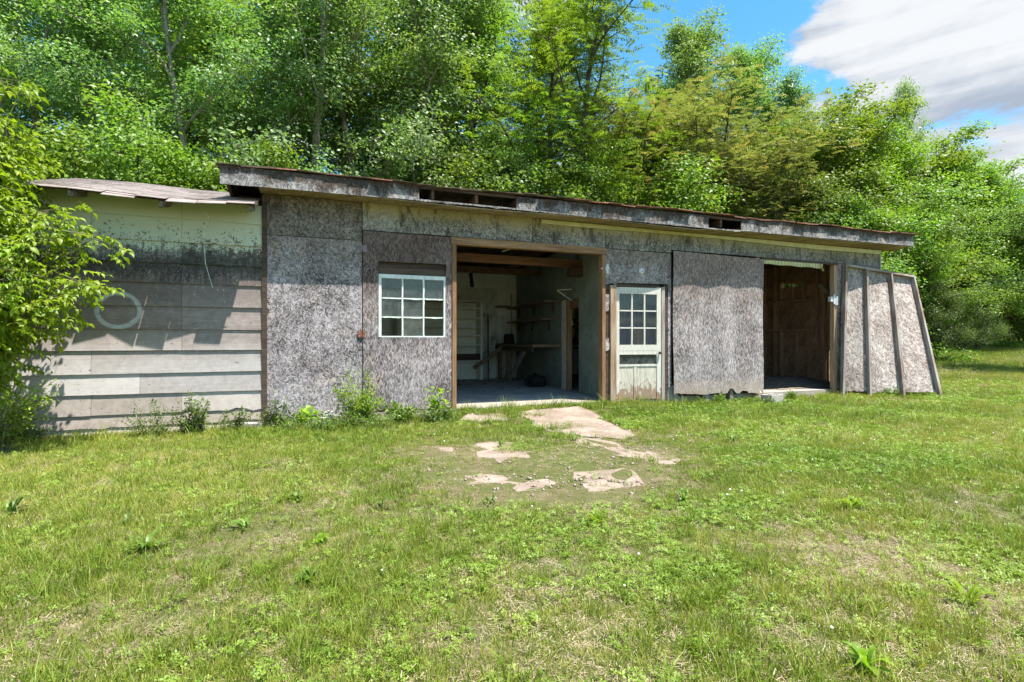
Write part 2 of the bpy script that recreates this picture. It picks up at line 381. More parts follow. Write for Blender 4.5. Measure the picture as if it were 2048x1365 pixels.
M['clover'] = grassmat('clover_leaf', (.085, .165, .015), (.17, .275, .026), (.27, .36, .055))
M['petal'] = simple('white_petal', (.70, .70, .66), (.80, .80, .76), 8, .7)

# ------------------------------------------------------------------ mesh helpers
def link(o, parent=None):
    col.objects.link(o)
    if parent: o.parent = parent
    return o
def tag(o, label=None, cat=None, group=None, kind=None):
    if label: o['label'] = label
    if cat: o['category'] = cat
    if group: o['group'] = group
    if kind: o['kind'] = kind
    return o
def empty(name, loc=(0, 0, 0), rz=0.0):
    o = bpy.data.objects.new(name, None); o.empty_display_size = .2
    o.location = loc; o.rotation_euler = (0, 0, rz)
    return link(o)
def shed_empty(name, X=0, Y=0, Z=0):
    return empty(name, W(X, Y, Z), SA)

class MB:
    def __init__(s): s.v = []; s.f = []
    def add(s, vs, fs):
        b = len(s.v); s.v += [tuple(p) for p in vs]; s.f += [tuple(b + i for i in f) for f in fs]; return s
    def box(s, x0, x1, y0, y1, z0, z1):
        return s.add([(x, y, z) for z in (z0, z1) for y in (y0, y1) for x in (x0, x1)],
                     [(0, 2, 3, 1), (4, 5, 7, 6), (0, 1, 5, 4), (2, 6, 7, 3), (0, 4, 6, 2), (1, 3, 7, 5)])
    def bar(s, p, q, w, t, up=(0, 0, 1)):
        p, q = Vector(p), Vector(q); d = (q - p).normalized(); a = d.cross(Vector(up))
        if a.length < 1e-4: a = d.cross(Vector((0, 1, 0)))
        a.normalize(); b = a.cross(d)
        vs = []
        for c in (p, q):
            for sa, sb in ((-1, -1), (1, -1), (1, 1), (-1, 1)): vs.append(c + a * sa * w / 2 + b * sb * t / 2)
        return s.add(vs, [(3, 2, 1, 0), (4, 5, 6, 7), (0, 1, 5, 4), (1, 2, 6, 5), (2, 3, 7, 6), (3, 0, 4, 7)])
    def sheet(s, poly, y0, y1):
        """polygon in X,Z made into a board from y0 to y1"""
        n = len(poly)
        vs = [(x, y0, z) for x, z in poly] + [(x, y1, z) for x, z in poly]
        fs = [tuple(range(n)), tuple(range(2 * n - 1, n - 1, -1))] + [(i, i + n, (i + 1) % n + n, (i + 1) % n) for i in range(n)]
        return s.add(vs, fs)
    def slab(s, poly, z0, z1):
        n = len(poly)
        vs = [(p[0], p[1], z0) for p in poly] + [(p[0], p[1], p[2] if len(p) > 2 else z1) for p in poly]
        fs = [tuple(range(n - 1, -1, -1)), tuple(range(n, 2 * n))] + [(i, (i + 1) % n, (i + 1) % n + n, i + n) for i in range(n)]
        return s.add(vs, fs)
    def tube(s, pts, rad, n=6):
        b = len(s.v); pts = [Vector(p) for p in pts]
        for k, p in enumerate(pts):
            d = (pts[min(k + 1, len(pts) - 1)] - pts[max(k - 1, 0)]).normalized()
            a = d.cross(Vector((0.3, 1, .1)))
            if a.length < .05: a = d.cross(Vector((1, 0, 0)))
            a.normalize(); c = d.cross(a)
            r = rad[k] if hasattr(rad, '__len__') else rad
            for i in range(n):
                t = 2 * math.pi * i / n
                s.v.append(tuple(p + (a * math.cos(t) + c * math.sin(t)) * r))
        for k in range(len(pts) - 1):
            for i in range(n):
                j = (i + 1) % n
                s.f.append((b + k * n + i, b + k * n + j, b + (k + 1) * n + j, b + (k + 1) * n + i))
        s.f.append(tuple(b + (len(pts) - 1) * n + i for i in range(n)))
        s.f.append(tuple(b + n - 1 - i for i in range(n)))
        return s
    def mesh(s, name, m, smooth=False):
        me = bpy.data.meshes.new(name); me.from_pydata(s.v, [], s.f); me.update()
        if m: me.materials.append(m)
        if smooth: me.polygons.foreach_set('use_smooth', [True] * len(me.polygons))
        return me
    def build(s, name, m, parent=None, smooth=False, bevel=0.0):
        o = link(bpy.data.objects.new(name, s.mesh(name, m, smooth)), parent)
        if bevel:
            b = o.modifiers.new('bevel', 'BEVEL'); b.width = bevel; b.segments = 2; b.limit_method = 'ANGLE'
        return o
def lathe(prof, n=20, c=(0, 0, 0), axis='z'):
    mb = MB(); vs = []; fs = []
    for r, h in prof:
        for i in range(n):
            t = 2 * math.pi * i / n
            p = (r * math.cos(t), r * math.sin(t), h) if axis == 'z' else (r * math.cos(t), h, r * math.sin(t))
            vs.append((p[0] + c[0], p[1] + c[1], p[2] + c[2]))
    for k in range(len(prof) - 1):
        for i in range(n):
            j = (i + 1) % n; fs.append((k * n + i, k * n + j, (k + 1) * n + j, (k + 1) * n + i))
    fs.append(tuple(range((len(prof) - 1) * n, len(prof) * n))); fs.append(tuple(range(n - 1, -1, -1)))
    return mb.add(vs, fs)
rag_r = random.Random(5)
def rag(p, q, n, amp, bite=0.0, rnd=None):
    """points from p to q with a torn edge"""
    rr = rnd or rag_r
    out = []
    for k in range(n + 1):
        t = k / n; x = p[0] + (q[0] - p[0]) * t; z = p[1] + (q[1] - p[1]) * t
        if 0 < k < n:
            z += rr.gauss(0, amp); x += rr.gauss(0, amp * .3)
            if bite and rr.random() < .12: z += bite * rr.random()
        out.append((x, z))
    return out
def arr_mesh(name, v, tris, m, var=None):
    me = bpy.data.meshes.new(name)
    v = np.asarray(v, np.float32); tris = np.asarray(tris, np.int32); n = len(tris)
    me.vertices.add(len(v)); me.vertices.foreach_set('co', v.ravel())
    me.loops.add(3 * n); me.loops.foreach_set('vertex_index', tris.ravel())
    me.polygons.add(n); me.polygons.foreach_set('loop_start', np.arange(0, 3 * n, 3, dtype=np.int32))
    me.polygons.foreach_set('loop_total', np.full(n, 3, np.int32))
    if var is not None:
        at = me.attributes.new('var', 'FLOAT', 'POINT'); at.data.foreach_set('value', np.asarray(var, np.float32))
    me.update(calc_edges=True); me.materials.append(m)
    return me
def norm(a): return a / np.maximum(np.linalg.norm(a, axis=-1, keepdims=True), 1e-6)
def hashg(ix, iy, seed):
    h = (ix.astype(np.int64) * 374761393 + iy.astype(np.int64) * 668265263 + seed * 974711) & 0x7fffffff
    h = ((h ^ (h >> 13)) * 1274126177) & 0x7fffffff
    return ((h ^ (h >> 16)) & 0xffff) / 65535.0
def vnoise(x, y, seed=0):
    x = np.asarray(x, float); y = np.asarray(y, float)
    ix, iy = np.floor(x), np.floor(y); fx, fy = x - ix, y - iy
    fx = fx * fx * (3 - 2 * fx); fy = fy * fy * (3 - 2 * fy)
    a, b = hashg(ix, iy, seed), hashg(ix + 1, iy, seed); c, d = hashg(ix, iy + 1, seed), hashg(ix + 1, iy + 1, seed)
    return (a * (1 - fx) + b * fx) * (1 - fy) + (c * (1 - fx) + d * fx) * fy
def fbm(x, y, seed=0, o=4):
    s = 0; a = .5; t = 0
    for k in range(o):
        s = s + a * vnoise(x * 2 ** k, y * 2 ** k, seed + k * 7); t += a; a *= .5
    return s / t
def sstep(v, a, b):
    t = np.clip((v - a) / (b - a), 0, 1); return t * t * (3 - 2 * t)

# ------------------------------------------------------------------ ground: lawn that rises to a wooded hill
TLX = np.array([-60, -16, -8, 0, 8, 14, 20, 28, 45, 90]); TLY = np.array([9, 9.5, 13.5, 18, 20.5, 23, 27, 31, 34, 40.])
def gz(x, y):
    x = np.asarray(x, float); y = np.asarray(y, float)
    t = np.interp(x, TLX, TLY)
    lawn = .060 * np.maximum(y - 12.5, 0) * sstep(x, 2, 16)
    lawn = np.minimum(lawn, 1.5)
    hill = np.maximum(y - t - 1, 0); hill = 22 * (1 - np.exp(-hill * .48 / 22)) * (.72 + .28 * sstep(-x, -6, 6))
    bump = .05 * (fbm(x * .5, y * .5, 3) - .5) + .02 * (fbm(x * 2.2, y * 2.2, 9, 2) - .5)
    X = (x - P0.x) * UX + (y - P0.y) * UY; Y = -(x - P0.x) * UY + (y - P0.y) * UX
    near = sstep(Y, -1.2, -.2) * (1 - sstep(X, 12.2, 13.5))
    under = sstep(Y, .02, .2) * (1 - sstep(X, 11.6, 11.9)) * (1 - sstep(Y, 7, 7.6))
    gar = sstep(Y, -1.5, -.1) * sstep(X, 2.0, 2.7) * (1 - sstep(X, 5.3, 6.6))
    return lawn + hill + bump * (1 - near * .8) + .02 * near + .085 * gar - .24 * under
def ground_mesh():
    a = np.linspace(-1, 1, 300); sx = np.sinh(a * 5.2) / np.sinh(5.2) * 160
    b = np.linspace(0, 1, 320); sy = -25 + 0 * b
    sy = np.concatenate([np.linspace(-60, 0.5, 20), 0.5 + np.sinh(np.linspace(0, 1, 300)[1:] * 4.6) / np.sinh(4.6) * 200])
    Xg, Yg = np.meshgrid(sx, sy); Z = gz(Xg, Yg)
    ny, nx = Xg.shape
    v = np.stack([Xg, Yg, Z], -1).reshape(-1, 3)
    i = np.arange(ny * nx).reshape(ny, nx)
    q = np.stack([i[:-1, :-1], i[:-1, 1:], i[1:, 1:], i[1:, :-1]], -1).reshape(-1, 4)
    tr = np.concatenate([q[:, [0, 1, 2]], q[:, [0, 2, 3]]])
    m, g = mat('lawn_soil')
    tc = g.n('ShaderNodeTexCoord', 3)
    big = g.noise(tc, .55, 6, .6); md = g.noise(tc, 3.5, 6, .65); fn = g.noise(tc, 60, 4, .7); fn2 = g.noise(tc, 140, 2, .6)
    soil = g.mix(g.step(md, .3, .7), (.15, .097, .068), (.29, .205, .15))
    thatch = g.mix(fn, (.085, .075, .03), (.26, .225, .12))
    green = g.mix(fn2, (.03, .06, .008), (.11, .15, .025))
    c = g.mix(g.step(fn, .40, .60), soil, thatch)
    c = g.mix(g.math('MULTIPLY', g.step(g.math('ADD', big, g.math('MULTIPLY_ADD', fn, .6, -.3)), .34, .52), .75), c, green)
    sy_ = g.nt.nodes.new('ShaderNodeSeparateXYZ'); g.nt.links.new(tc, sy_.inputs[0])
    litter = g.mix(md, (.05, .045, .025), (.10, .085, .045))
    c = g.mix(g.step(sy_.outputs[2], 1.3, 1.9), c, litter)
    fin(m, g, c, .95, g.math('ADD', fn, md), .8, .03, .1)
    o = link(bpy.data.objects.new('ground', arr_mesh('ground', v, tr, m)))
    o.data.polygons.foreach_set('use_smooth', [True] * len(o.data.polygons))
    return tag(o, 'mown lawn with bare patches rising to a wooded hill', kind='structure')
ground_mesh()

# ------------------------------------------------------------------ the workshop (main shed)
SHED = shed_empty('workshop_shed')
tag(SHED, 'long flat roofed workshop clad in weathered grey strand board with an open garage bay', 'shed')
FZ = .14                                              # floor level
def P(mb, name, m, parent=SHED, **k): return mb.build(name, M[m], parent, **k)
P(MB().slab([(.03, .02), (2.55, -.03), (3.2, -.07), (4.2, -.05), (5.1, .0), (6.4, .03), (6.5, .10), (11.8, .06), (11.8, 6.9), (.03, 6.9)], -.12, FZ), 'floor_slab', 'concrete')
P(MB().slab([(.08, .62), (5.2, .55), (5.85, 5.6), (.08, 5.6)], FZ + .001, FZ + .006), 'shaded_floor', 'floor')  # paler copy of the floor from the sun line inwards, brightening the shade
# front boards, each sheet its own piece
def panel(poly, m, y0=0.0, th=.013, name='wall_panel', parent=SHED): return P(MB().sheet(poly, y0, y0 + th), name, m, parent)
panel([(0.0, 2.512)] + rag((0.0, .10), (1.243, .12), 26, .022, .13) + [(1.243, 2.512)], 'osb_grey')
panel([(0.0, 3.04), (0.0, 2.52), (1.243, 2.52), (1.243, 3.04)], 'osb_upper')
for xa, xb, za in ((1.25, 3.815, 2.668), (3.823, 5.132, 2.664), (5.14, 5.80, 2.662), (5.806, 6.468, 2.664)):
    panel([(xa, 3.045), (xa, za), (xb, za + .003), (xb, 3.045)], 'osb_header', name='header_panel')
for xa, xb, za in ((6.476, 8.90, 2.715), (8.907, 11.90, 2.71)):
    panel([(xa, 3.05), (xa, za), (xb, za - .004), (xb, 3.06)], 'osb_header', name='header_panel')
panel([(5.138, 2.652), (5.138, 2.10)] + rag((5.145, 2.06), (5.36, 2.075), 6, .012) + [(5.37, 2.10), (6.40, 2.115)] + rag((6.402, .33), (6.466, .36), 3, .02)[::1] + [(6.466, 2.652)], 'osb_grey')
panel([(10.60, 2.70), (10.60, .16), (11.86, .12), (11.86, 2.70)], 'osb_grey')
# studs and dark framing behind the boards
for X in (.06, .62, 1.19): P(MB().box(X - .02, X + .02, .016, .105, .1, 3.03), 'wall_stud', 'inner_stud')
P(MB().box(-.012, .05, -.022, -.001, .1, 3.02), 'corner_trim', 'dark_wood')
P(MB().box(11.862, 11.90, -.02, .10, .05, 3.05), 'corner_trim', 'grey_wood')
# garage opening
P(MB().box(2.505, 5.138, -.03, .09, 2.553, 2.66), 'opening_header', 'jamb_x', bevel=.004)
P(MB().box(2.522, 2.585, -.028, .09, .06, 2.551), 'opening_jamb', 'jamb', bevel=.004)
P(MB().box(5.062, 5.125, -.028, .09, .06, 2.551), 'opening_jamb', 'jamb', bevel=.004)
P(MB().box(5.128, 5.215, .003, .09, .08, 2.06), 'door_post', 'dark_wood')
P(MB().box(5.218, 5.335, -.03, .08, .05, 2.055), 'door_post', 'post', bevel=.004)
for z0, z1 in ((1.62, 1.9), (.98, 1.17)):
    panel([(5.13, z0)] + rag((5.13, z0), (5.20, z0), 3, .01) + rag((5.21, z0 + .04), (5.20, z1), 5, .012)[1:] + [(5.13, z1)], 'osb_grey', -.012, .014, 'board_scrap')
P(MB().box(6.245, 6.31, -.03, .09, .05, 2.06), 'door_jamb', 'grey_wood')
P(MB().box(6.315, 6.398, .004, .09, .05, 2.10), 'door_jamb', 'dark_wood')
P(MB().box(5.337, 6.243, .02, .09, 2.045, 2.10), 'door_lintel', 'dark_wood')
P(MB().box(6.402, 6.52, .02, .08, .02, .34), 'post_foot', 'grey_wood')
st = P(MB().box(5.15, 5.20, -.012, -.001, 2.24, 2.40).add([(5.148, -.012, 2.36), (5.148, -.012, 2.28), (5.03, -.034, 2.315), (5.03, -.034, 2.325)], [(0, 1, 2, 3)]), 'strap_hinge', 'metal')
cap = P(lathe([(.055, -.002), (.052, -.014), (.03, -.02), (.028, -.026), (.006, -.03)], 24, (5.848, 0, 2.314), 'y'), 'round_cap', 'enamel', smooth=True)
P(lathe([(.012, -.026), (.010, -.036)], 10, (5.848, 0, 2.314), 'y'), 'centre_screw', 'knob', cap)

# garage door leaf with its window
lm = MB()
lm.sheet([(1.256, 2.245), (1.466, 2.245), (2.430, 2.250), (2.518, 2.250), (2.518, 2.652), (1.256, 2.655)], -.012, .006)
lm.sheet([(1.256, 1.182), (1.464, 1.182), (1.464, 2.245), (1.256, 2.245)], -.012, .006)
lm.sheet([(2.430, 1.186), (2.518, 1.186), (2.518, 2.250), (2.430, 2.250)], -.012, .006)
lm.sheet(rag((1.256, .17), (2.518, .17), 28, .014, .06) + [(2.518, 1.186), (2.430, 1.186), (1.464, 1.182), (1.256, 1.182)], -.012, .006)
leaf = P(lm, 'garage_door', 'osb_door')
P(MB().box(1.466, 2.428, .008, .05, 2.075, 2.165), 'window_lintel', 'dark_wood', leaf)
P(MB().box(1.466, 2.428, .03, .07, 2.168, 2.245), 'window_lintel', 'dark_wood', leaf)
wf = MB()
wf.box(1.468, 1.506, -.004, .034, 1.190, 2.070); wf.box(2.398, 2.426, -.004, .034, 1.190, 2.070)
wf.box(1.506, 2.398, -.004, .034, 2.015, 2.070); wf.box(1.506, 2.398, -.004, .034, 1.186, 1.204)
P(wf, 'window_sash', 'sash_paint', leaf)
wr = random.Random(3)
xs = [1.506, 1.800, 2.102, 2.398]; zs = [1.204, 1.470, 1.736, 2.015]
for xm in xs[1:3]:
    P(MB().sheet([(xm - .009 - abs(wr.gauss(0, .002)), 1.204)] + [(xm + .009 + abs(wr.gauss(0, .003)), 1.204 + k * .0811) for k in range(11)] + [(xm - .009 - abs(wr.gauss(0, .003)), 2.015 - k * .0811) for k in range(10)], 0, .026), 'muntin', 'sash_paint', leaf)
for zm in zs[1:3]:
    for a, b in zip(xs[:-1], xs[1:]):
        P(MB().sheet([(a + .010, zm - .007)] + [(a + .010 + k * (b - a - .020) / 6, zm - .008 - abs(wr.gauss(0, .004))) for k in range(1, 6)] + [(b - .010, zm - .007), (b - .010, zm + .008), (a + .010, zm + .008)], .001, .025), 'muntin', 'sash_paint', leaf)
for i in range(3):
    for j in range(3):
        if (i, j) in ((0, 0), (2, 0), (2, 1)): continue          # these panes are gone
        P(MB().box(xs[i] + .002, xs[i + 1] - .002, .012, .015, zs[j] + .002, zs[j + 1] - .002), 'pane', 'glass_dusty', leaf)
h = P(MB().box(1.218, 1.305, -.020, -.0125, 2.36, 2.45).tube([(1.25, -.018, 2.357), (1.25, -.018, 2.453)], .008, 8), 'hinge', 'plum_hinge', leaf)
h = P(MB().box(1.186, 1.282, -.020, -.0125, 1.182, 1.278).tube([(1.25, -.018, 1.178), (1.25, -.018, 1.282)], .008, 8), 'hinge', 'rust', leaf)
for dx in (-.04, .03):
    for z in (1.20, 1.258): P(lathe([(.005, -.020), (.004, -.023)], 8, (1.24 + dx, 0, z), 'y'), 'bolt', 'metal', leaf)

# entrance door, standing a little open
DR = bpy.data.objects.new('entrance_door', None); link(DR, SHED); DR.location = (5.352, .035, 0); DR.rotation_euler = (0, 0, R(-5))
dm = MB(); DW = .87
dm.box(0, .075, 0, .04, .13, 2.03); dm.box(DW - .08, DW, 0, .04, .13, 2.045)
dm.box(.075, DW - .08, 0, .04, 1.925, 2.035); dm.box(.075, DW - .08, 0, .04, .965, 1.065); dm.box(.075, DW - .08, 0, .04, .70, .735)
dm.box(.075, DW - .08, .002, .038, .90, .965)
P(dm, 'door_frame', 'door_paint', DR)
dx = [.075, .315, .555, DW - .08]; dz = [1.065, 1.35, 1.64, 1.925]
for x in dx[1:3]: P(MB().box(x - .013, x + .013, .004, .036, 1.065, 1.925), 'muntin', 'door_paint', DR)
for z in dz[1:3]:
    for a, b in zip(dx[:-1], dx[1:]): P(MB().box(a + .013 * (a > .1), b - .013 * (b < .7), .006, .034, z - .011, z + .011), 'muntin', 'door_paint', DR)
for i in range(3):
    for j in range(3):
        P(MB().box(dx[i] + .008, dx[i + 1] - .008, .018, .021, dz[j] + .006, dz[j + 1] - .006), 'pane', 'glass', DR)
P(MB().box(.077, DW - .082, .018, .021, .737, .898), 'pane', 'glass_dusty', DR)
for a, b in ((.077, .345), (.352, .41), (.417, DW - .082)):
    P(MB().box(a, b, .010 if b - a > .1 else .004, .03, .14, .698), 'kick_panel', 'kick_paint', DR)
P(lathe([(.012, -.002), (.012, -.02), (.026, -.028), (.028, -.045), (.015, -.055)], 14, (DW - .035, 0, .93), 'y'), 'knob', 'knob', DR, smooth=True)
cu = MB(); n = 60
vs = []
for k in range(n + 1):
    x = .07 + (DW - .15) * k / n; y = .075 + .014 * math.sin(k * .9) + .006 * math.sin(k * 2.3)
    vs += [(x, y, 1.0), (x, y, 1.95)]
cu.add(vs, [(2 * k, 2 * k + 2, 2 * k + 3, 2 * k + 1) for k in range(n)])
P(cu, 'curtain', 'curtain', DR)
P(MB().box(5.36, 6.24, .0, .18, .02, .125), 'door_sill', 'concrete')

# sliding panel over the second bay: one warped sheet on short legs
sp_m = MB(); nx, nz = 28, 16; rr = random.Random(8)
bot = [.20 + rr.gauss(0, .010) + (.10 if 17 <= k <= 18 else 0) + (.05 if k in (21, 22, 27) else 0) - .006 * k * .3 for k in range(nx + 1)]
for side in (0, 1):
    for j in range(nz + 1):
        for i in range(nx + 1):
            x = 6.475 + (8.545 - 6.475) * i / nx
            top = 2.69 - .03 * i / nx
            z = bot[i] + (top - bot[i]) * j / nz
            if i < 3 and j < 5: x += .012 * (5 - j) / 5
            bulge = .020 * abs(math.sin(math.pi * (x - 6.50) / .70)) ** .8 * (1 if x < 7.85 else .9) + .012 * math.sin(3 * z)
            sp_m.v.append((x, -.045 - .55 * bulge * 1.6 - (0 if side == 0 else -.013), z))
off = (nx + 1) * (nz + 1)
for j in range(nz):
    for i in range(nx):
        a = j * (nx + 1) + i; b = a + 1; c = b + nx + 1; d = a + nx + 1
        sp_m.f += [(a, b, c, d), (a + off, d + off, c + off, b + off)]
for i in range(nx):
    a = i; b = i + 1; sp_m.f.append((b, a, a + off, b + off))
    a = nz * (nx + 1) + i; b = a + 1; sp_m.f.append((a, b, b + off, a + off))
for j in range(nz):
    a = j * (nx + 1); b = a + nx + 1; sp_m.f.append((a, b, b + off, a + off))
    a = j * (nx + 1) + nx; b = a + nx + 1; sp_m.f.append((b, a, a + off, b + off))
slide = P(sp_m, 'sliding_panel', 'osb_slide', smooth=False)
for X, z in ((6.56, .36), (7.235, .30), (7.80, .42)):
    P(MB().box(X - .038, X + .038, -.028, .06, -.02, z), 'panel_leg', 'stud')
P(MB().box(6.48, 8.54, .05, .075, .33, .45), 'bottom_rail', 'dark_wood')
P(MB().box(8.56, 10.6, -.02, .0, 2.662, 2.708), 'track_board', 'dark_wood')
vz = MB()
for k in range(38):
    x = 8.60 + k * .041; vz.box(x, x + .036, -.016 - .004 * (k % 2), -.004, 2.585 - .0003 * k + .006 * math.sin(k * .5), 2.66)
P(vz, 'perforated_strip', 'vinyl')
P(MB().bar((10.08, -.015, 2.65), (10.16, -.03, 2.52), .05, .006), 'torn_strip', 'vinyl')
P(MB().box(10.50, 10.595, .0, .09, .10, 2.70), 'bay_jamb', 'inner_stud')
P(MB().box(10.40, 10.47, -.01, .05, 1.92, 2.02).box(10.47, 10.515, -.02, .0, 1.87, 2.07), 'hinge_plate', 'metal')
P(MB().box(8.43, 8.53, .015, .10, .10, 2.70), 'bay_jamb', 'inner_stud')

# fascia, soffit and roof
def fascia(xa, xb, ztl, ztr, zbl, zbr, seams=()):
    xs_ = [xa] + list(seams) + [xb]
    for a, b in zip(xs_[:-1], xs_[1:]):
        t = lambda x: (x - xa) / (xb - xa)
        za, zb = ztl + (ztr - ztl) * t(a), ztl + (ztr - ztl) * t(b)
        ya, yb = zbl + (zbr - zbl) * t(a), zbl + (zbr - zbl) * t(b)
        panel(rag((a + .002, ya), (b - .002, yb), 16, .003) + rag((b - .002, zb), (a + .002, za), 10, .004), 'osb_fascia', -.352, .013, 'fascia_board')
fascia(-.454, 1.963, 3.255, 3.262, 3.028, 3.055)
fascia(3.40, 6.98, 3.255, 3.285, 3.06, 3.058, (4.30,))
fascia(7.70, 12.425, 3.300, 3.35, 3.075, 3.11, (9.05, 10.6))
panel(rag((1.967, 3.052), (3.39, 3.058), 14, .004) + [(3.39, 3.082), (1.967, 3.078)], 'osb_fascia', -.350, .012, 'fascia_strip')
panel(rag((6.985, 3.052), (7.70, 3.066), 10, .006) + [(7.70, 3.085), (6.985, 3.075)], 'osb_fascia', -.350, .012, 'fascia_strip')
P(MB().box(1.967, 3.39, -.345, -.32, 3.225, 3.262), 'roof_edge_board', 'dark_wood')
P(MB().box(6.985, 7.70, -.345, -.32, 3.245, 3.285), 'roof_edge_board', 'dark_wood')
for a, b in ((-.03, 1.9), (1.905, 3.8), (3.805, 5.9), (5.905, 8.1), (8.105, 10.2), (10.205, 12.3)):
    mb = MB(); k = 12
    z = lambda x: 3.035 + .0055 * max(0, x) * (x > 7) * .9 + .012 * math.sin(x * 1.7)
    vs = []
    for q in range(k + 1):
        x = a + (b - a) * q / k
        vs += [(x, -.338, z(x)), (x, -.001, 3.046), (x, -.338, z(x) + .012), (x, -.001, 3.058)]
    fs = []
    for q in range(k):
        o_ = 4 * q; fs += [(o_, o_ + 1, o_ + 5, o_ + 4), (o_ + 2, o_ + 6, o_ + 7, o_ + 3), (o_, o_ + 4, o_ + 6, o_ + 2), (o_ + 1, o_ + 3, o_ + 7, o_ + 5)]
    fs += [(0, 2, 3, 1), (4 * k, 4 * k + 1, 4 * k + 3, 4 * k + 2)]
    P(mb.add(vs, fs), 'soffit_board', 'osb_soffit')
yv = MB(); vs = []; fs = []
n = 40
for k in range(n + 1):
    x = 3.96 + (11.86 - 3.96) * k / n; z0 = 2.985 + .012 * math.sin(x * 1.1) - .004 * (x - 4); zt = 3.033
    vs += [(x, -.010, z0), (x, -.030, z0 - .004), (x, -.030, zt), (x, -.010, zt)]
for k in range(n):
    o_ = 4 * k; fs += [(o_, o_ + 4, o_ + 5, o_ + 1), (o_ + 1, o_ + 5, o_ + 6, o_ + 2), (o_ + 2, o_ + 6, o_ + 7, o_ + 3)]
P(yv.add(vs, fs), 'vinyl_strip', 'vinyl')
RR = random.Random(21)
ROOFN = 26
for k in range(21):                                             # rafters, seen through the open fascia and inside
    X = -.40 + k * .64
    za = 3.085 + .006 * max(0, X - 6)
    P(MB().add([(x, y, z) for y, zl, zh in ((-.318, za + .02, za + .15), (6.95, 2.93, 3.06)) for z in (zl, zh) for x in (X - .02, X + .02)],
               [(0, 1, 3, 2), (4, 6, 7, 5), (0, 4, 5, 1), (2, 3, 7, 6), (0, 2, 6, 4), (1, 5, 7, 3)]), 'rafter', 'rafter')
def rz(X, Y): return 3.265 + .0075 * max(0, X - 2) - (Y + .36) * .026 + .008 * math.sin(X * 2.1) + .006 * math.sin(X * 5.3)
mb = MB(); n = 44; vs = []; fs = []
for k in range(n + 1):
    X = -.47 + (12.44 + .47) * k / n
    for Y in (-.36, 7.05):
        vs += [(X, Y, rz(X, Y) - .0), (X, Y, rz(X, Y) + .022)]
for k in range(n):
    o_ = 4 * k; fs += [(o_, o_ + 2, o_ + 6, o_ + 4), (o_ + 1, o_ + 5, o_ + 7, o_ + 3), (o_, o_ + 4, o_ + 5, o_ + 1), (o_ + 2, o_ + 3, o_ + 7, o_ + 6)]
fs += [(0, 1, 3, 2), (4 * n, 4 * n + 2, 4 * n + 3, 4 * n + 1)]
roof = P(mb.add(vs, fs), 'roof', 'deck')
X = -.50
while X < 12.40:                                                # edge row of shingles hanging over the fascia
    w = RR.uniform(.26, .34); r_ = 'red_shingle' if X > 4.2 or (X < 1.6 and RR.random() < .5) else 'deck'
    z = rz(X + w / 2, -.36) + .024 + RR.uniform(0, .006); dz_ = RR.uniform(-.022, .006)
    y0 = -.375 - RR.uniform(0, .05)
    a, b = rz(X, -.36) + .024, rz(X + w, -.36) + .024
    P(MB().add([(X + .003, y0, a + dz_ - .012), (X + w - .003, y0 + RR.uniform(-.008, .008), b + dz_ - .012), (X + w - .003, .0, b + .012), (X + .003, .0, a + .012),
                (X + .003, y0, a + dz_), (X + w - .003, y0, b + dz_), (X + w - .003, .0, b + .022), (X + .003, .0, a + .022)],
               [(3, 2, 1, 0), (4, 5, 6, 7), (0, 1, 5, 4), (1, 2, 6, 5), (2, 3, 7, 6), (3, 0, 4, 7)]), 'shingle', r_, roof)
    X += w
P(MB().bar((1.55, -.10, rz(1.6, 0) + .045), (2.85, .06, rz(2.8, 0) + .050), .16, .03).bar((1.75, .02, rz(1.6, 0) + .07), (2.3, .05, rz(2.2, 0) + .075), .12, .03), 'loose_board', 'dark_wood', roof)

# ---- inside the garage bay
BX, BY = 5.9, 5.6
AX, AY = 5.28, .10
wl = math.hypot(BX - AX, BY - AY); wx, wy = (BX - AX) / wl, (BY - AY) / wl
def PT(s, off, z): return (AX + wx * s - wy * off, AY + wy * s + wx * off, z)     # along the partition, off it to the left, up
def pbar(mb, s0, s1, o0, o1, z0, z1):
    vs = [PT(s, o, z) for z in (z0, z1) for o in (o0, o1) for s in (s0, s1)]
    return mb.add(vs, [(0, 1, 3, 2), (4, 6, 7, 5), (0, 4, 5, 1), (2, 3, 7, 6), (0, 2, 6, 4), (1, 5, 7, 3)])
def ppanel(s0, s1, z0, z1, m='green_panel', name='partition_panel'):
    return P(pbar(MB(), s0 + .002, s1 - .002, -.012, .012, z0 + .002, z1 - .002), name, m)
for a, b, za, zb in ((.0, .66, FZ, 1.40), (.66, 1.30, FZ, 1.40), (.0, 1.30, 1.40, 3.0) , (2.12, 3.3, FZ, 1.5), (3.3, 4.5, FZ, 1.5), (4.5, 5.60, FZ, 1.5),
                     (2.12, 3.3, 1.5, 3.0), (3.3, 4.5, 1.5, 3.0), (4.5, 5.6, 1.5, 3.0), (1.30, 2.12, 1.95, 3.0)):
    ppanel(a, b, za, zb)
P(pbar(MB(), 1.86, 2.12, .013, .05, FZ, 1.95), 'doorway_post', 'white_post')
P(pbar(MB(), 1.78, 1.86, -.04, .05, FZ, 1.95), 'doorway_post', 'jamb')
P(pbar(MB(), 1.30, 1.78, -.02, .012, 1.76, 1.95), 'doorway_lintel', 'beam')
bx_ = [.08, 1.35, 2.57, 3.55, 4.58, 5.32, 5.88]; bz_ = [FZ, .95, 1.78, 2.48, 3.0]
for i in range(6):
    for j in range(4):
        m_ = 'mildew' if i in (3, 4) and j < 3 or i == 0 or (i == 5 and j < 2) else 'inner_panel'
        P(MB().box(bx_[i] + .003, bx_[i + 1] - .003, BY + .02, BY + .035, bz_[j] + .003, bz_[j + 1] - .003), 'back_panel', m_)
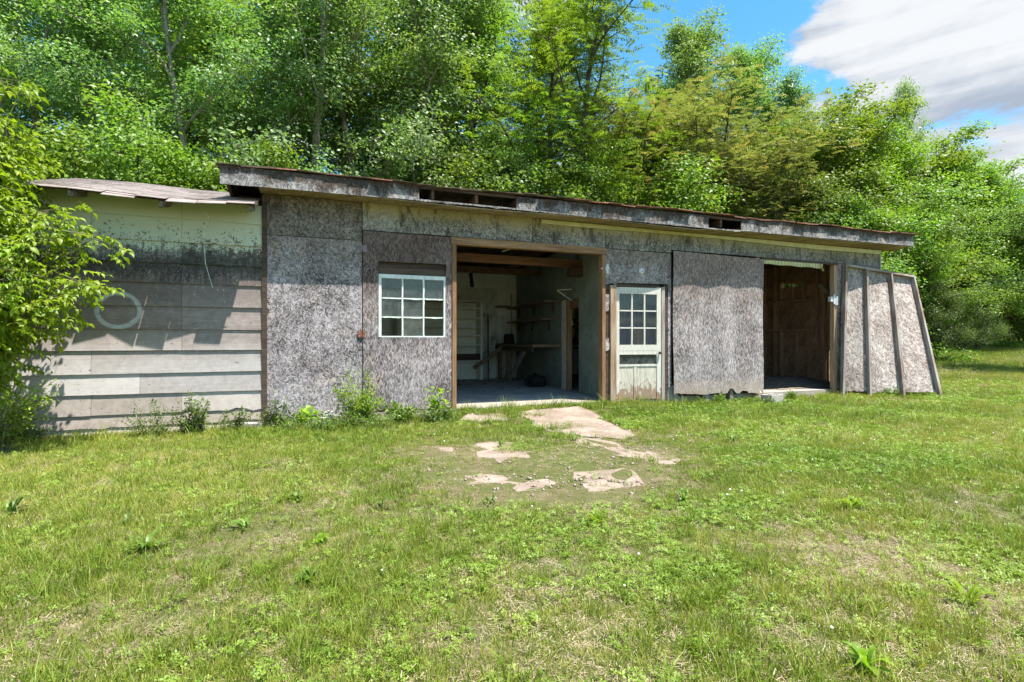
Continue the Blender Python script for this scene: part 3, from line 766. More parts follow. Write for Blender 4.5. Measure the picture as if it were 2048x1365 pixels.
P(MB().box(.055, .07, .1, BY + .02, FZ, 3.0), 'side_panel', 'inner_panel')
# rear wall of the whole building, with a window opening behind the middle room
rw = MB(); WX0, WX1, WZ0, WZ1 = 7.95, 9.0, 1.20, 2.15
rw.box(.05, WX0, 6.88, 6.92, -.05, 3.02); rw.box(WX1, 11.85, 6.88, 6.92, -.05, 3.02)
rw.box(WX0, WX1, 6.88, 6.92, -.05, WZ0); rw.box(WX0, WX1, 6.88, 6.92, WZ1, 3.02)
P(rw, 'rear_wall', 'osb_inner')
wn = P(MB().box(WX0, WX0 + .04, 6.86, 6.93, WZ0, WZ1).box(WX1 - .04, WX1, 6.86, 6.93, WZ0, WZ1).box(WX0 + .04, WX1 - .04, 6.86, 6.93, WZ0, WZ0 + .04).box(WX0 + .04, WX1 - .04, 6.86, 6.93, WZ1 - .04, WZ1)
       .box(WX0 + .34, WX0 + .36, 6.87, 6.92, WZ0 + .04, WZ1 - .04).box(WX0 + .68, WX0 + .70, 6.87, 6.92, WZ0 + .04, WZ1 - .04).box(WX0 + .04, WX1 - .04, 6.872, 6.918, 1.50, 1.52).box(WX0 + .04, WX1 - .04, 6.872, 6.918, 1.82, 1.84), 'rear_window', 'sash_paint')
P(MB().box(WX0 + .04, WX1 - .04, 6.90, 6.903, WZ0 + .04, WZ1 - .04), 'pane', 'glass', wn)
P(MB().box(.08, 5.40, 1.22, 1.30, 2.50, 2.64), 'ceiling_beam', 'beam')
P(MB().box(5.13, 5.40, 1.18, 1.34, 2.33, 2.498), 'beam_bracket', 'dark_wood')
P(MB().box(.08, 5.75, 3.6, 3.68, 2.62, 2.76), 'ceiling_beam', 'rafter')
P(MB().bar((3.55, .62, 2.60), (3.86, .62, 2.71), .03, .012), 'loose_lath', 'white_post')
for a, b in ((2.75, 2.62), (4.35, 2.42)): P(MB().bar((a, 4.9, 3.0), (a + .03, 4.8, b), .10, .012), 'hanging_scrap', 'grime')
P(MB().tube([PT(1.62, .03, 2.14), PT(1.62, .33, 2.12)], .010, 6).tube([PT(1.62, .33, 2.11), PT(1.62, .03, 1.92)], .010, 6), 'shelf_bracket', 'white_post')
# middle room behind the partition: its right wall and the wall of the second bay
P(MB().box(8.30, 8.33, .1, 6.85, FZ, 3.0), 'dividing_wall', 'osb_inner')
# right bay: side wall with studs, girts and a slit of daylight
def side(y0, y1, z0, z1): return P(MB().box(11.862, 11.877, y0, y1, z0, z1), 'side_panel', 'osb_inner')
side(.11, 1.13, .1, 3.02); side(1.155, 2.55, .1, 1.0); side(2.55, 6.85, .1, 2.42); side(1.155, 2.55, 1.0, 2.47)
side(1.74, 2.07, 2.525, 3.0) ; side(2.12, 2.48, 2.55, 3.0); side(2.48, 6.85, 2.425, 3.0); side(2.075, 2.115, 2.475, 3.0); side(1.16, 1.735, 2.475, 3.0); side(1.132, 1.153, .9, 3.0)
for y, z0, z1 in ((2.96, .12, 3.0), (2.62, .12, 3.0), (2.42, .12, 1.36), (2.42, 2.15, 2.62), (1.98, .12, 1.36), (1.62, .12, 1.36), (1.40, .6, 3.0), (1.22, .12, 3.0), (2.09, 2.15, 2.56), (1.76, 2.15, 2.55), (3.5, .12, 3.0), (.55, .12, 3.0)):
    P(MB().box(11.76, 11.86, y - .022, y + .022, z0, z1), 'side_stud', 'inner_stud')
P(MB().box(11.75, 11.858, 1.42, 3.6, 2.09, 2.13), 'girt', 'inner_stud'); P(MB().box(11.75, 11.858, 1.42, 3.6, 1.365, 1.405), 'girt', 'inner_stud')
P(MB().bar((11.74, 1.30, 2.45), (11.72, 1.08, 2.22), .03, .10), 'loose_board', 'grey_wood')
dp = MB(); vs = []; n = 22
for j in range(n + 1):
    for i in range(n + 1):
        x = 9.2 + 2.6 * i / n; y = .35 + 2.6 * j / n
        r2 = ((x - 10.9) / 1.3) ** 2 + ((y - 1.5) / 1.0) ** 2
        vs.append((x, y, FZ + .003 + .17 * math.exp(-r2 * 1.6) + .014 * rr.random() - .01))
dp.add(vs, [(j * (n + 1) + i, j * (n + 1) + i + 1, (j + 1) * (n + 1) + i + 1, (j + 1) * (n + 1) + i) for j in range(n) for i in range(n)])
o = dp.build('dirt_pile', M['soil'], None, True); o.location = P0; o.rotation_euler = (0, 0, SA)
tag(o, 'low heap of dusty straw litter on the floor of the right bay', 'dirt pile', kind='stuff')

# ---- furniture in the garage (things of their own)
def gthing(name, label, cat, group=None):
    o = shed_empty(name); return tag(o, label, cat, group)
wb = gthing('workbench', 'dark timber workbench with diagonal braces along the right garage wall', 'workbench')
P(pbar(MB(), 2.25, 5.5, .02, .62, 1.0, 1.05), 'bench_top', 'bench', wb)
P(pbar(MB(), 2.3, 5.45, .60, .63, .90, .998), 'apron_rail', 'dark_wood', wb)
for s in (4.35, 5.2): P(pbar(MB(), s, s + .09, .52, .60, FZ, 1.0), 'leg', 'bench', wb)
P(MB().bar(PT(2.9, .57, 1.0), PT(4.25, .57, FZ + .06), .05, .10), 'brace', 'grey_wood', wb)
P(MB().bar((4.55, 5.2, FZ + .3), (5.25, 4.9, 1.0), .05, .10), 'brace', 'bench', wb)
for s0, s1, z, lb in ((2.45, 5.55, 1.95, 'long upper plank shelf fixed above the workbench'), (2.7, 5.55, 1.58, 'lower plank shelf fixed above the workbench')):
    sh = gthing('wall_shelf', lb, 'shelf', 'plank shelves above the workbench')
    P(pbar(MB(), s0, s1, .014, .30, z, z + .035), 'shelf_board', 'bench', sh)
    for s in (s0 + .2, (s0 + s1) / 2, s1 - .3): P(pbar(MB(), s, s + .035, .014, .06, z - .22, z - .002), 'bracket', 'dark_wood', sh)
sh = gthing('wall_shelf', 'short plank shelf around the back corner above the bench end', 'shelf', 'plank shelves above the workbench')
P(MB().box(5.25, 5.55, 5.2, 5.6, 1.99, 2.025), 'shelf_board', 'bench', sh)
un = gthing('shelf_unit', 'pale open shelf unit against the back wall of the garage', 'shelf unit')
ux0, ux1, uy0, uy1 = 2.65, 4.78, 5.2, 5.6
P(MB().box(ux0, ux0 + .04, uy0, uy1, FZ, 2.09), 'upright', 'inner_panel', un); P(MB().box(ux1 - .05, ux1, uy0, uy1, FZ, 2.09), 'upright', 'inner_panel', un)
P(MB().box(ux0 - .02, ux1 + .12, uy0 - .03, uy1, 2.092, 2.14), 'top_board', 'white_post', un)
for z in (.62, 1.0, 1.24, 1.45, 1.68, 1.92): P(MB().box(ux0 + .042, ux1 - .052, uy0 + .02, uy1 - .02, z, z + .028), 'shelf_board', 'inner_panel', un)
P(MB().box(ux0 + .042, ux1 - .052, uy1 - .018, uy1, FZ, 2.09), 'back_board', 'inner_panel', un)
P(MB().box(ux0 + .042, ux1 - .052, uy0, uy0 + .018, .64, .80), 'front_rail', 'dark_wood', un)
pd = gthing('pendant_lamp', 'small brown pendant lamp hanging from the garage ceiling', 'lamp')
P(lathe([(.02, 2.80), (.03, 2.73), (.12, 2.67), (.115, 2.66), (.02, 2.70)], 18, (4.62, 2.7, 0)), 'lamp_shade', 'lamp', pd, smooth=True)
P(MB().tube([(4.62, 2.7, 2.80), (4.62, 2.7, 3.02)], .006, 5), 'cord', 'grime', pd)
wc = gthing('white_cabinet', 'white metal cabinet seen through the doorway at the back of the shed', 'cabinet')
P(MB().box(7.2, 8.2, 5.5, 6.1, FZ + .06, 1.0), 'body', 'white_tin', wc, bevel=.01); P(MB().box(7.21, 8.19, 5.485, 5.499, .35, .97), 'door', 'white_tin', wc); P(MB().box(7.25, 8.15, 5.52, 6.05, FZ, FZ + .06), 'plinth', 'grime', wc)
ju = gthing('black_sack', 'crumpled black sack lying under the workbench', 'sack')
def lump(c, r, seed, m, parent=None, name='lump', squash=.6, n=10):
    rn = random.Random(seed); vs = []; fs = []
    for j in range(n + 1):
        for i in range(2 * n):
            t, p_ = math.pi * j / n, math.pi * i / n
            k = 1 + .28 * (vnoise(np.array([i * .8 + seed]), np.array([j * .9 + seed * 3]), seed)[0] - .5) * 2
            vs.append((c[0] + r * k * math.sin(t) * math.cos(p_), c[1] + r * k * math.sin(t) * math.sin(p_), c[2] + r * squash * k * math.cos(t)))
    for j in range(n):
        for i in range(2 * n):
            a = j * 2 * n + i; b = j * 2 * n + (i + 1) % (2 * n); fs.append((a, a + 2 * n, b + 2 * n, b))
    return MB().add(vs, fs).build(name, M[m], parent)
lump((*PT(2.75, .4, 0)[:2], FZ + .12), .22, 4, 'grime', ju, 'sack_body', .65); lump((*PT(3.1, .35, 0)[:2], FZ + .10), .18, 9, 'grime', ju, 'sack_fold', .6)
ju = gthing('black_tin', 'black tin standing on the workbench by the back corner', 'tin')
P(lathe([(.13, 1.052), (.13, 1.26), (.11, 1.28)], 16, (5.42, 5.0, 0)), 'body', 'grime', ju)
P(lathe([(.115, 1.281), (.118, 1.295), (.03, 1.30)], 16, (5.42, 5.0, 0)), 'lid', 'dark_wood', ju)

lb = gthing('leaning_plank', 'dark narrow plank leaning upright against the mildewed back wall', 'plank')
P(MB().bar((4.98, 5.32, FZ), (5.06, 5.58, 1.80), .03, .11), 'board', 'dark_wood', lb)
lb = gthing('leaning_plank', 'grey plank leaning in the back corner beside the bench', 'plank')
P(MB().bar((5.52, 5.1, FZ), (5.70, 5.55, 2.35), .03, .09), 'board', 'grey_wood', lb)
def debris():
    rn = np.random.default_rng(66); V, F = [], []; o_ = 0
    for _ in range(170):
        x, y = rn.uniform(.4, 5.1), .7 + rn.beta(2.5, 1.2) * 4.7; r = abs(rn.normal(.02, .025)) + .008
        q = np.array([[1, .2, 0], [0, 1, 0], [-1, 0, 0], [.1, -1, 0], [0, 0, .5], [0, 0, -.1]]) * r * rn.uniform(.5, 1.6, (6, 1)) + [x, y, FZ + .004]
        V.append(q); F += [[o_ + a, o_ + b, o_ + c] for a, b, c in ((0, 1, 4), (1, 2, 4), (2, 3, 4), (3, 0, 4))]; o_ += 6
    o = link(bpy.data.objects.new('debris', arr_mesh('debris', np.concatenate(V), np.array(F), M['bench']))); o.location = P0; o.rotation_euler = (0, 0, SA)
    tag(o, 'scraps and dirt strewn over the garage floor', kind='stuff')
debris()

# ------------------------------------------------------------------ the lower shed with lapped siding
SH2 = shed_empty('siding_shed', -.02, 0, 0)
tag(SH2, 'lower shed with wide lapped boards, flaking pale paint and a sagging shingle roof', 'shed')
def Q(mb, name, m, parent=SH2, **k): return mb.build(name, M[m], parent, **k)
zr = [.02, .117, .262, .504, .748, 1.02, 1.28, 1.557, 1.841, 2.086, 2.344, 2.635, 2.86]
br = random.Random(12)
def lap(xa, xb, z0, z1, top_y, bot_y, ragged=0.004):
    mb = MB(); n = max(3, int((xb - xa) / .09)); vs = []; fs = []
    for k in range(n + 1):
        x = xa + (xb - xa) * k / n
        zb = z0 + (br.gauss(0, ragged) if 0 < k < n and ragged > .004 else br.gauss(0, .0008)) + .003 * math.sin(x * .8 + z0 * 9)
        vs += [(x, bot_y, zb), (x, top_y, z1), (x, bot_y + .008, zb), (x, top_y + .008, z1)]
    for k in range(n):
        o_ = 4 * k; fs += [(o_, o_ + 4, o_ + 5, o_ + 1), (o_ + 2, o_ + 3, o_ + 7, o_ + 6), (o_, o_ + 2, o_ + 6, o_ + 4), (o_ + 1, o_ + 5, o_ + 7, o_ + 3)]
    fs += [(0, 1, 3, 2), (4 * n, 4 * n + 2, 4 * n + 3, 4 * n + 1)]
    return mb.add(vs, fs)
XJ = [(-2.53, -1.80, -.885), (-2.53, -1.32, -.42), (-2.53, -1.80, -.885), (-2.53, -1.32), (-2.53, -1.80), (-2.53, -.885), (-2.53, -.885), (-2.53, -1.80, -.885), (-2.53, -.885), (-2.53, -.885), (-2.53, -1.80, -.885), (-2.53, -.885)]
for r_ in range(12):
    xs_ = list(XJ[r_]) + [.012]
    for a, b in zip(xs_[:-1], xs_[1:]):
        rg = .016 if r_ <= 2 and b > -.1 else (.0055 if r_ < 2 else .003)
        Q(lap(a + .0018, b - .0018, zr[r_], zr[r_ + 1] + .02, .006 + br.uniform(0, .002), -.015 + br.uniform(-.003, .003), rg), 'siding_board', 'siding')
Q(MB().box(-2.53, .012, .028, .045, .0, 2.84), 'backing_board', 'dark_wood')
Q(MB().box(-2.60, -2.532, -.036, .03, .0, 2.75).box(-2.66, -2.606, -.02, .5, .0, 2.75), 'corner_board', 'white_post')
Q(MB().box(-2.64, -2.62, .5, 3.4, .0, 2.75), 'end_wall', 'siding')
# shingle roof
SL = (3.45 - 2.795) / 2.25
def sz(Y, X=0): return 2.795 + (Y + .45) * SL - .02 * math.exp(-((X + 1.2) / .7) ** 2) * (1 - (Y + .45) / 2.3) + .012 * math.sin(X * 3.1 + 1)
rf = MB(); n = 26; vs = []; fs = []
ed = random.Random(31)
for k in range(n + 1):
    X = -2.46 + 2.44 * k / n; y0 = -.43 + abs(ed.gauss(0, .018)) + (.10 if k in (16, 17) else 0)
    vs += [(X, y0, sz(y0, X) - .026), (X, y0, sz(y0, X) - .006), (X, 1.8, sz(1.8, X) - .026), (X, 1.8, sz(1.8, X) - .006)]
for k in range(n):
    o_ = 4 * k; fs += [(o_, o_ + 2, o_ + 6, o_ + 4), (o_ + 1, o_ + 5, o_ + 7, o_ + 3), (o_, o_ + 4, o_ + 5, o_ + 1)]
fs += [(0, 1, 3, 2), (4 * n, 4 * n + 2, 4 * n + 3, 4 * n + 1)]
rf2 = Q(rf.add(vs, fs), 'roof', 'deck')
Q(MB().add([(-2.46, 1.8, sz(1.8) - .006), (-.02, 1.8, sz(1.8) - .006), (-.02, 3.9, 2.85), (-2.46, 3.9, 2.85)], [(0, 1, 2, 3)]), 'rear_roof_slope', 'shingle')
course = .135; rows = 17
for r_ in range(rows):
    y = -.452 + r_ * course
    X = -2.49 - (0.15 if r_ % 2 else 0)
    while X < -.03:
        w = .305; a, b = max(X, -2.49 + ed.uniform(-.02, .02)), min(X + w, -.022)
        if b - a > .04:
            j0, j1 = ed.uniform(-.006, .006), ed.uniform(-.006, .006)
            dr = ed.uniform(.0, .032) if r_ == 0 else 0
            ya, yb = y + j0 - (ed.uniform(0, .08) if r_ == 0 else 0), y + j1 - (ed.uniform(0, .08) if r_ == 0 else 0)
            up = ed.uniform(0, .006); t = course + .05
            vs = [(a + .003, ya, sz(ya, a) + .004 + up - dr), (b - .003, yb, sz(yb, b) + .004 + up - dr), (b - .003, y + t, sz(y + t, b) - .001), (a + .003, y + t, sz(y + t, a) - .001)]
            vs += [(x_, y_, z_ + .007) for x_, y_, z_ in vs]
            Q(MB().add(vs, [(3, 2, 1, 0), (4, 5, 6, 7), (0, 1, 5, 4), (1, 2, 6, 5), (2, 3, 7, 6), (3, 0, 4, 7)]), 'shingle', 'shingle', rf2)
        X += w
for X in (-2.30, -1.86, -1.02, -.10):                            # rotten rafter ends under the eave
    mb = MB(); vs = []
    for q, (y, dn) in enumerate(((-.44, .055), (-.36, .075), (-.2, .088), (.3, .09), (1.7, .09))):
        for s_ in (-1, 1):
            for z_ in (0, 1):
                vs.append((X + s_ * (.024 if q else .019) + (br.gauss(0, .006) if q < 2 else 0), y, sz(y, X) - .03 - (dn + (br.gauss(0, .008) if q < 2 else 0)) * (1 - z_)))
    fs = [(0, 1, 3, 2)]
    for q in range(4):
        o_ = 4 * q; fs += [(o_, o_ + 4, o_ + 5, o_ + 1), (o_ + 2, o_ + 3, o_ + 7, o_ + 6), (o_, o_ + 2, o_ + 6, o_ + 4), (o_ + 1, o_ + 5, o_ + 7, o_ + 3)]
    Q(mb.add(vs, fs), 'rafter_tail', 'tail')
wire = MB().tube([(-.64, -.20, 2.70), (-.60, -.09, 2.66), (-.66, -.06, 2.52), (-.66, -.055, 2.30), (-.645, -.05, 2.10), (-.60, -.05, 1.92), (-.565, -.052, 1.80)], .004, 6).tube([(-.60, -.09, 2.66), (-.585, -.10, 2.70), (-.56, -.08, 2.63)], .003, 5)
o = wire.build('hanging_wire', M['white_wire']); o.location = P0; o.rotation_euler = (0, 0, SA)
tag(o, 'loose white wire dangling down the pale painted boards under the eave', 'wire')

# ------------------------------------------------------------------ leaning framed door leaf, block, rocks
LP = empty('framed_door_leaf', (6.56, 10.8, 0))
tag(LP, 'sagging strand board door leaf with exposed grey studs leaning at the right end', 'door leaf')
BL, BRt, TR, TL = Vector((0, 0, -.02)), Vector((1.99, -.02, -.02)), Vector((2.04, .83, 2.49)), Vector((.17, .20, 2.68))
def lp(u, v, off=0.0):
    p = (BL * (1 - u) + BRt * u) * (1 - v) + (TL * (1 - u) + TR * u) * v
    du = (BRt - BL) * (1 - v) + (TR - TL) * v; dv = (TL - BL) * (1 - u) + (TR - BRt) * u
    nrm = du.cross(dv).normalized()                               # towards the viewer
    return p + nrm * off
lr = random.Random(17)
for ua, ub, sm in ((.0, .275, 0), (.277, .635, 1), (.637, .995, 2)):
    mb = MB(); nu, nv = 10, 10; vs = []
    for off_ in (0, -.012):
        for j in range(nv + 1):
            for i in range(nu + 1):
                v0 = (.050, .040, .046)[sm] + lr.uniform(0, .012) * (i % 2)
                v = v0 + (1.0 - v0) * j / nv
                vs.append(lp(ua + (ub - ua) * i / nu, v, off_))
    o_ = (nu + 1) * (nv + 1); fs = []
    for j in range(nv):
        for i in range(nu):
            a = j * (nu + 1) + i; b = a + 1; c = b + nu + 1; d = a + nu + 1
            fs += [(a, b, c, d), (a + o_, d + o_, c + o_, b + o_)]
    mb.add(vs, fs).build('board_panel', M['osb_lean'], LP)
def lstud(u0, u1, v0, v1, wdt=.042, dep=.088, m='stud', name='stud'):
    mb = MB(); n = 6; vs = []
    for k in range(n + 1):
        t = k / n; u = u0 + (u1 - u0) * t; v = v0 + (v1 - v0) * t
        hw = wdt / 2 / 1.95
        for du, off_ in ((-hw, .002), (hw, .002), (hw, dep), (-hw, dep)): vs.append(lp(u + du, v, off_))
    fs = [(3, 2, 1, 0), tuple(4 * n + q for q in range(4))]
    for k in range(n):
        for q in range(4):
            w_ = (q + 1) % 4; fs.append((4 * k + q, 4 * k + w_, 4 * k + 4 + w_, 4 * k + 4 + q))
    return mb.add(vs, fs).build(name, M[m], LP)
lstud(.012, .012, .0, .985); lstud(.285, .292, -.005, .985); lstud(.618, .645, -.012, .985); lstud(.985, .985, .0, .985)
lstud(.661, .664, .20, .50, .02, .05, 'grey_wood', 'sister_board')
mb = MB(); vs = []
for u in (0, 1):
    for v, off_ in ((.986, .0), (.986, .09), (1.002, .09), (1.002, .0)): vs.append(lp(u, v, off_))
mb.add(vs, [(0, 1, 2, 3), (7, 6, 5, 4), (0, 4, 5, 1), (1, 5, 6, 2), (2, 6, 7, 3), (3, 7, 4, 0)]).build('top_plate', M['stud_x'], LP)
MB().box(-.02, .035, .12, .20, 1.85, 2.03).build('hinge', M['metal'], LP)

cb = empty('cinder_block', W(8.13, -.62, .0) + Vector((0, 0, float(gz(*W(8.13, -.62)[:2])))), SA + R(14))
tag(cb, 'grey hollow cinder block on the grass in front of the open bay', 'cinder block')
mb = MB()
Lb, Wb, Hb, t = .40, .20, .165, .032
mb.box(0, Lb, 0, t, 0, Hb); mb.box(0, Lb, Wb - t, Wb, 0, Hb)
for a, b in ((0, t), (Lb / 2 - t / 2, Lb / 2 + t / 2), (Lb - t, Lb)): mb.box(a, b, t, Wb - t, 0, Hb)
mb.build('body', M['block'], cb, bevel=.005)

rk = random.Random(2)
names_ = ['chunky pale stone at the top of the little rubble heap below the torn board', 'flat grey stone in the middle of the rubble heap below the torn board', 'squarish stone low on the left of the rubble heap by the weeds', 'small rounded stone beside the rubble heap by the weeds', 'pale stone at the foot of the rubble heap nearest the lawn', 'dark stone half hidden in weeds left of the rubble heap']
for k, (X, Y, r, z) in enumerate(((.80, -.10, .085, .13), (.74, -.16, .10, .06), (.66, -.22, .085, .04), (.90, -.13, .06, .10), (.70, -.34, .07, .04), (.50, -.20, .08, .03))):
    p = W(X, Y, z); o = lump((0, 0, 0), r, 40 + k, 'rock', None, 'rock', .75, 7); o.location = p; o.rotation_euler = (rk.random(), rk.random(), rk.random() * 6)
    tag(o, names_[k], 'stone', 'stones heaped below the torn wall board')
o = MB().slab([(-.30, -.03), (.02, -.05), (.0, -.22), (-.28, -.19)], -.05, .10).build('footing_stone', M['rock']); o.location = P0 + Vector((0, 0, 0)); o.rotation_euler = (0, 0, SA)
tag(o, 'broken concrete footing block at the corner between the two sheds', 'footing block')

# ------------------------------------------------------------------ remains of the concrete apron
AP = empty('concrete_apron', (0, 0, 0)); tag(AP, 'broken sandy concrete slabs in front of the garage opening', kind='structure')
def pix_ground(px, py, z=.03):
    t = 1080 * (CAM_H - z) / (py - 680); return (px - 1024) / 1080 * t, t
slab_polys = []
def slabp(pts, z=.035, seed=0, rough=.03):
    rn = random.Random(seed); out = []
    q = [pix_ground(*p_, z) for p_ in pts]
    for a, b in zip(q, q[1:] + q[:1]):
        n = max(2, int(math.hypot(b[0] - a[0], b[1] - a[1]) / .12))
        for k in range(n):
            t = k / n; out.append((a[0] + (b[0] - a[0]) * t + rn.gauss(0, rough), a[1] + (b[1] - a[1]) * t + rn.gauss(0, rough)))
    slab_polys.append(np.array(out))
    top = .012 if seed < 3 else .001
    MB().slab([(x, y, float(gz(x, y)) + top) for x, y in out], -.1, top).build('slab', M['apron'], AP)
slabp([(1036, 832), (1100, 826), (1160, 823), (1196, 833), (1232, 848), (1270, 864), (1240, 872), (1170, 868), (1100, 858), (1062, 846)], .04, 1)
slabp([(928, 839), (975, 835), (1012, 837), (1018, 845), (960, 848), (925, 846)], .03, 2, .02)
slabp([(1130, 867), (1200, 878), (1262, 892), (1345, 908), (1350, 919), (1290, 916), (1215, 900), (1170, 888)], .015, 3, .07)
slabp([(955, 884), (1020, 880), (1036, 893), (1055, 912), (1000, 918), (960, 905)], .015, 4, .06)
slabp([(1010, 958), (1060, 950), (1090, 962), (1080, 978), (1020, 980)], .010, 5, .07)
slabp([(1130, 948), (1200, 940), (1280, 943), (1288, 962), (1240, 978), (1160, 972)], .006, 6, .10)
slabp([(930, 952), (975, 945), (1000, 958), (960, 972)], .006, 7, .07)
slabp([(872, 896), (900, 893), (908, 900), (880, 903)], .012, 8, .03)


# ------------------------------------------------------------------ leaves
def leaf_arrays(c, d, nr, ln, wd, fold=.12, droop=.10):
    d = norm(d); side = norm(np.cross(d, nr)); up = np.cross(side, d)
    ln = ln[:, None]; wd = wd[:, None]
    m_ = c + d * ln * .42
    b = c; s1 = m_ + side * wd * .5 + up * wd * fold; s2 = m_ - side * wd * .5 + up * wd * fold
    tip = c + d * ln - up * ln * droop
    v = np.stack([b, s1, tip, s2], 1).reshape(-1, 3)
    i = np.arange(len(c))[:, None] * 4
    t = np.stack([i + [0, 1, 2], i + [0, 2, 3]], 1).reshape(-1, 3)
    return v, t
def tree_meshes(name, seed, H, RAD, base, nlimb, leafm, barkm, leaf=.11, nleaf=36000, stems=1, shape=.5, spray=.34, compound=False, flat=.55, droop=.4, lean=0.0, up=.45):
    rn = np.random.default_rng(seed)
    tm = MB(); pts = []                                           # spray centres and their outward directions
    for s in range(stems):
        az = rn.uniform(0, 6.28); sp_ = (0.0 if stems == 1 else .16)
        ang = az + s * 6.28 / stems
        top = np.array([math.cos(ang) * H * sp_ + lean, math.sin(ang) * H * sp_, H * rn.uniform(.9, 1.0)])
        n = 9; path = []
        for k in range(n):
            t = k / (n - 1); p = np.array([math.cos(ang) * .12 * (stems > 1), math.sin(ang) * .12 * (stems > 1), 0]) * (1 - t) + top * t
            p[:2] += rn.normal(0, .10 * H / 12, 2) * (k > 0) * min(1, t * 3); path.append(p)
        r0 = .017 * H / math.sqrt(stems)
        tm.tube(path, [r0 * (1.25 if k == 0 else 1) * (1 - .9 * k / (n - 1)) + .012 for k in range(n)], 7)
        path = np.array(path)
        for l in range(nlimb // stems):
            t = base / H + (1 - base / H) * ((l + rn.uniform(0, .8)) / (nlimb // stems)) * .97
            f = t * (n - 1); k = min(int(f), n - 2); p0 = path[k] + (path[k + 1] - path[k]) * (f - k)
            az2 = l * 2.4 + rn.uniform(-.5, .5) + s
            tt = (t - base / H) / (1 - base / H)
            prof = (math.sin(math.pi * (0.14 + .86 * tt ** shape)) ** .7) if tt < 1 else 0
            ln = RAD * (.30 + .80 * prof) * rn.uniform(.75, 1.12)
            el = up + .75 * tt + rn.uniform(-.15, .15)
            d0 = np.array([math.cos(az2) * math.cos(el), math.sin(az2) * math.cos(el), math.sin(el)])
            q = [p0]; d = d0.copy(); m_ = 6
            for k2 in range(m_):
                d = d + rn.normal(0, .16, 3) + np.array([0, 0, .05 - .10 * k2 / m_]); d /= np.linalg.norm(d)
                q.append(q[-1] + d * ln / m_)
            rl = r0 * .42 * (1 - .65 * tt)
            tm.tube(q, [rl * (1 - .86 * k2 / m_) + .006 for k2 in range(m_ + 1)], 5)
            for k2 in range(1, m_ + 1):
                nb = 2 if k2 < m_ else 3
                for b in range(nb):
                    if k2 == 1 and rn.random() < .5: continue
                    dd = d0 * .5 + rn.normal(0, .62, 3); dd[2] = dd[2] * .6 + .12; dd /= np.linalg.norm(dd)
                    l2 = ln * rn.uniform(.18, .42) * (1 - .25 * k2 / m_)
                    e = q[k2] + dd * l2 * .5 + rn.normal(0, .04, 3); e2 = e + (dd + np.array([0, 0, -.08])) * l2 * .5
                    tm.tube([q[k2], e, e2], [.012 + rl * .15, .009, .004], 4)
                    for w_ in (e, e2, (e + e2) / 2): pts.append((w_, dd))
                pts.append((q[k2], d0))
    C = np.array([p for p, _ in pts]); D = np.array([d for _, d in pts])
    ns = len(C)
    sv = rn.beta(2, 2, ns)
    if compound:
        nf = nleaf // 13; idx = rn.integers(0, ns, nf)
        c = C[idx] + rn.normal(0, 1, (nf, 3)) * np.array([spray, spray, spray * flat])
        fd = norm(D[idx] * np.array([1, 1, .25]) + rn.normal(0, .65, (nf, 3)) * np.array([1, 1, .35]) + np.array([0, 0, .12]))
        fl = leaf * 4.2 * rn.uniform(.7, 1.2, nf)
        fs_ = norm(np.cross(fd, np.array([0, 0, 1.0])) + rn.normal(0, .15, (nf, 3))); fu = np.cross(fs_, fd)
        cs, ds, ns_, vr = [], [], [], []
        vf = np.clip(sv[idx] * .7 + rn.uniform(0, .3, nf), 0, 1)
        for k in range(6):
            t = .25 + .15 * k
            bp = c + fd * (fl * t)[:, None] - np.array([0, 0, 1.0]) * (fl * t * t * .22)[:, None]
            for sg in (-1, 1):
                cs.append(bp); ds.append(fs_ * sg + fd * .45 + np.array([0, 0, -.25])); ns_.append(fu + rn.normal(0, .12, (nf, 3))); vr.append(vf)
        cs.append(c + fd * fl[:, None] - np.array([0, 0, 1.0]) * (fl * .22)[:, None]); ds.append(fd + np.array([0, 0, -.8])); ns_.append(fu); vr.append(vf)
        c = np.concatenate(cs); d = np.concatenate(ds); nr = np.concatenate(ns_); vr = np.concatenate(vr)
        ln = leaf * 1.15 * rn.uniform(.75, 1.2, len(c)); wd = ln * .36
    else:
        idx = rn.integers(0, ns, nleaf)
        c = C[idx] + np.clip(rn.normal(0, 1, (nleaf, 3)), -1.7, 1.7) * np.array([spray, spray, spray * flat])
        d = norm(D[idx] * .6 + rn.normal(0, .8, (nleaf, 3))); d[:, 2] = d[:, 2] * .5 - droop; d = norm(d)
        ctr = np.array([0, 0, H * .5]); ow = norm((c - ctr) * np.array([1, 1, .6])); sn = norm(np.array([0, 0, .6]) + norm((C - ctr) * np.array([1, 1, .6])) * .55 + rn.normal(0, .42, (ns, 3))); nr = norm(sn[idx] * .9 + ow * .15 + rn.normal(0, .30, (nleaf, 3)))
        vr = np.clip(sv[idx] * .62 + rn.uniform(0, .38, nleaf), 0, 1)
        ln = leaf * rn.uniform(.65, 1.2, nleaf); wd = ln * rn.uniform(.55, .8, nleaf)
    v, t = leaf_arrays(c, d, nr, ln, wd)
    return tm.mesh(name + '_trunk', M[barkm]), arr_mesh(name + '_crown', v, t, M[leafm], np.repeat(vr, 4))

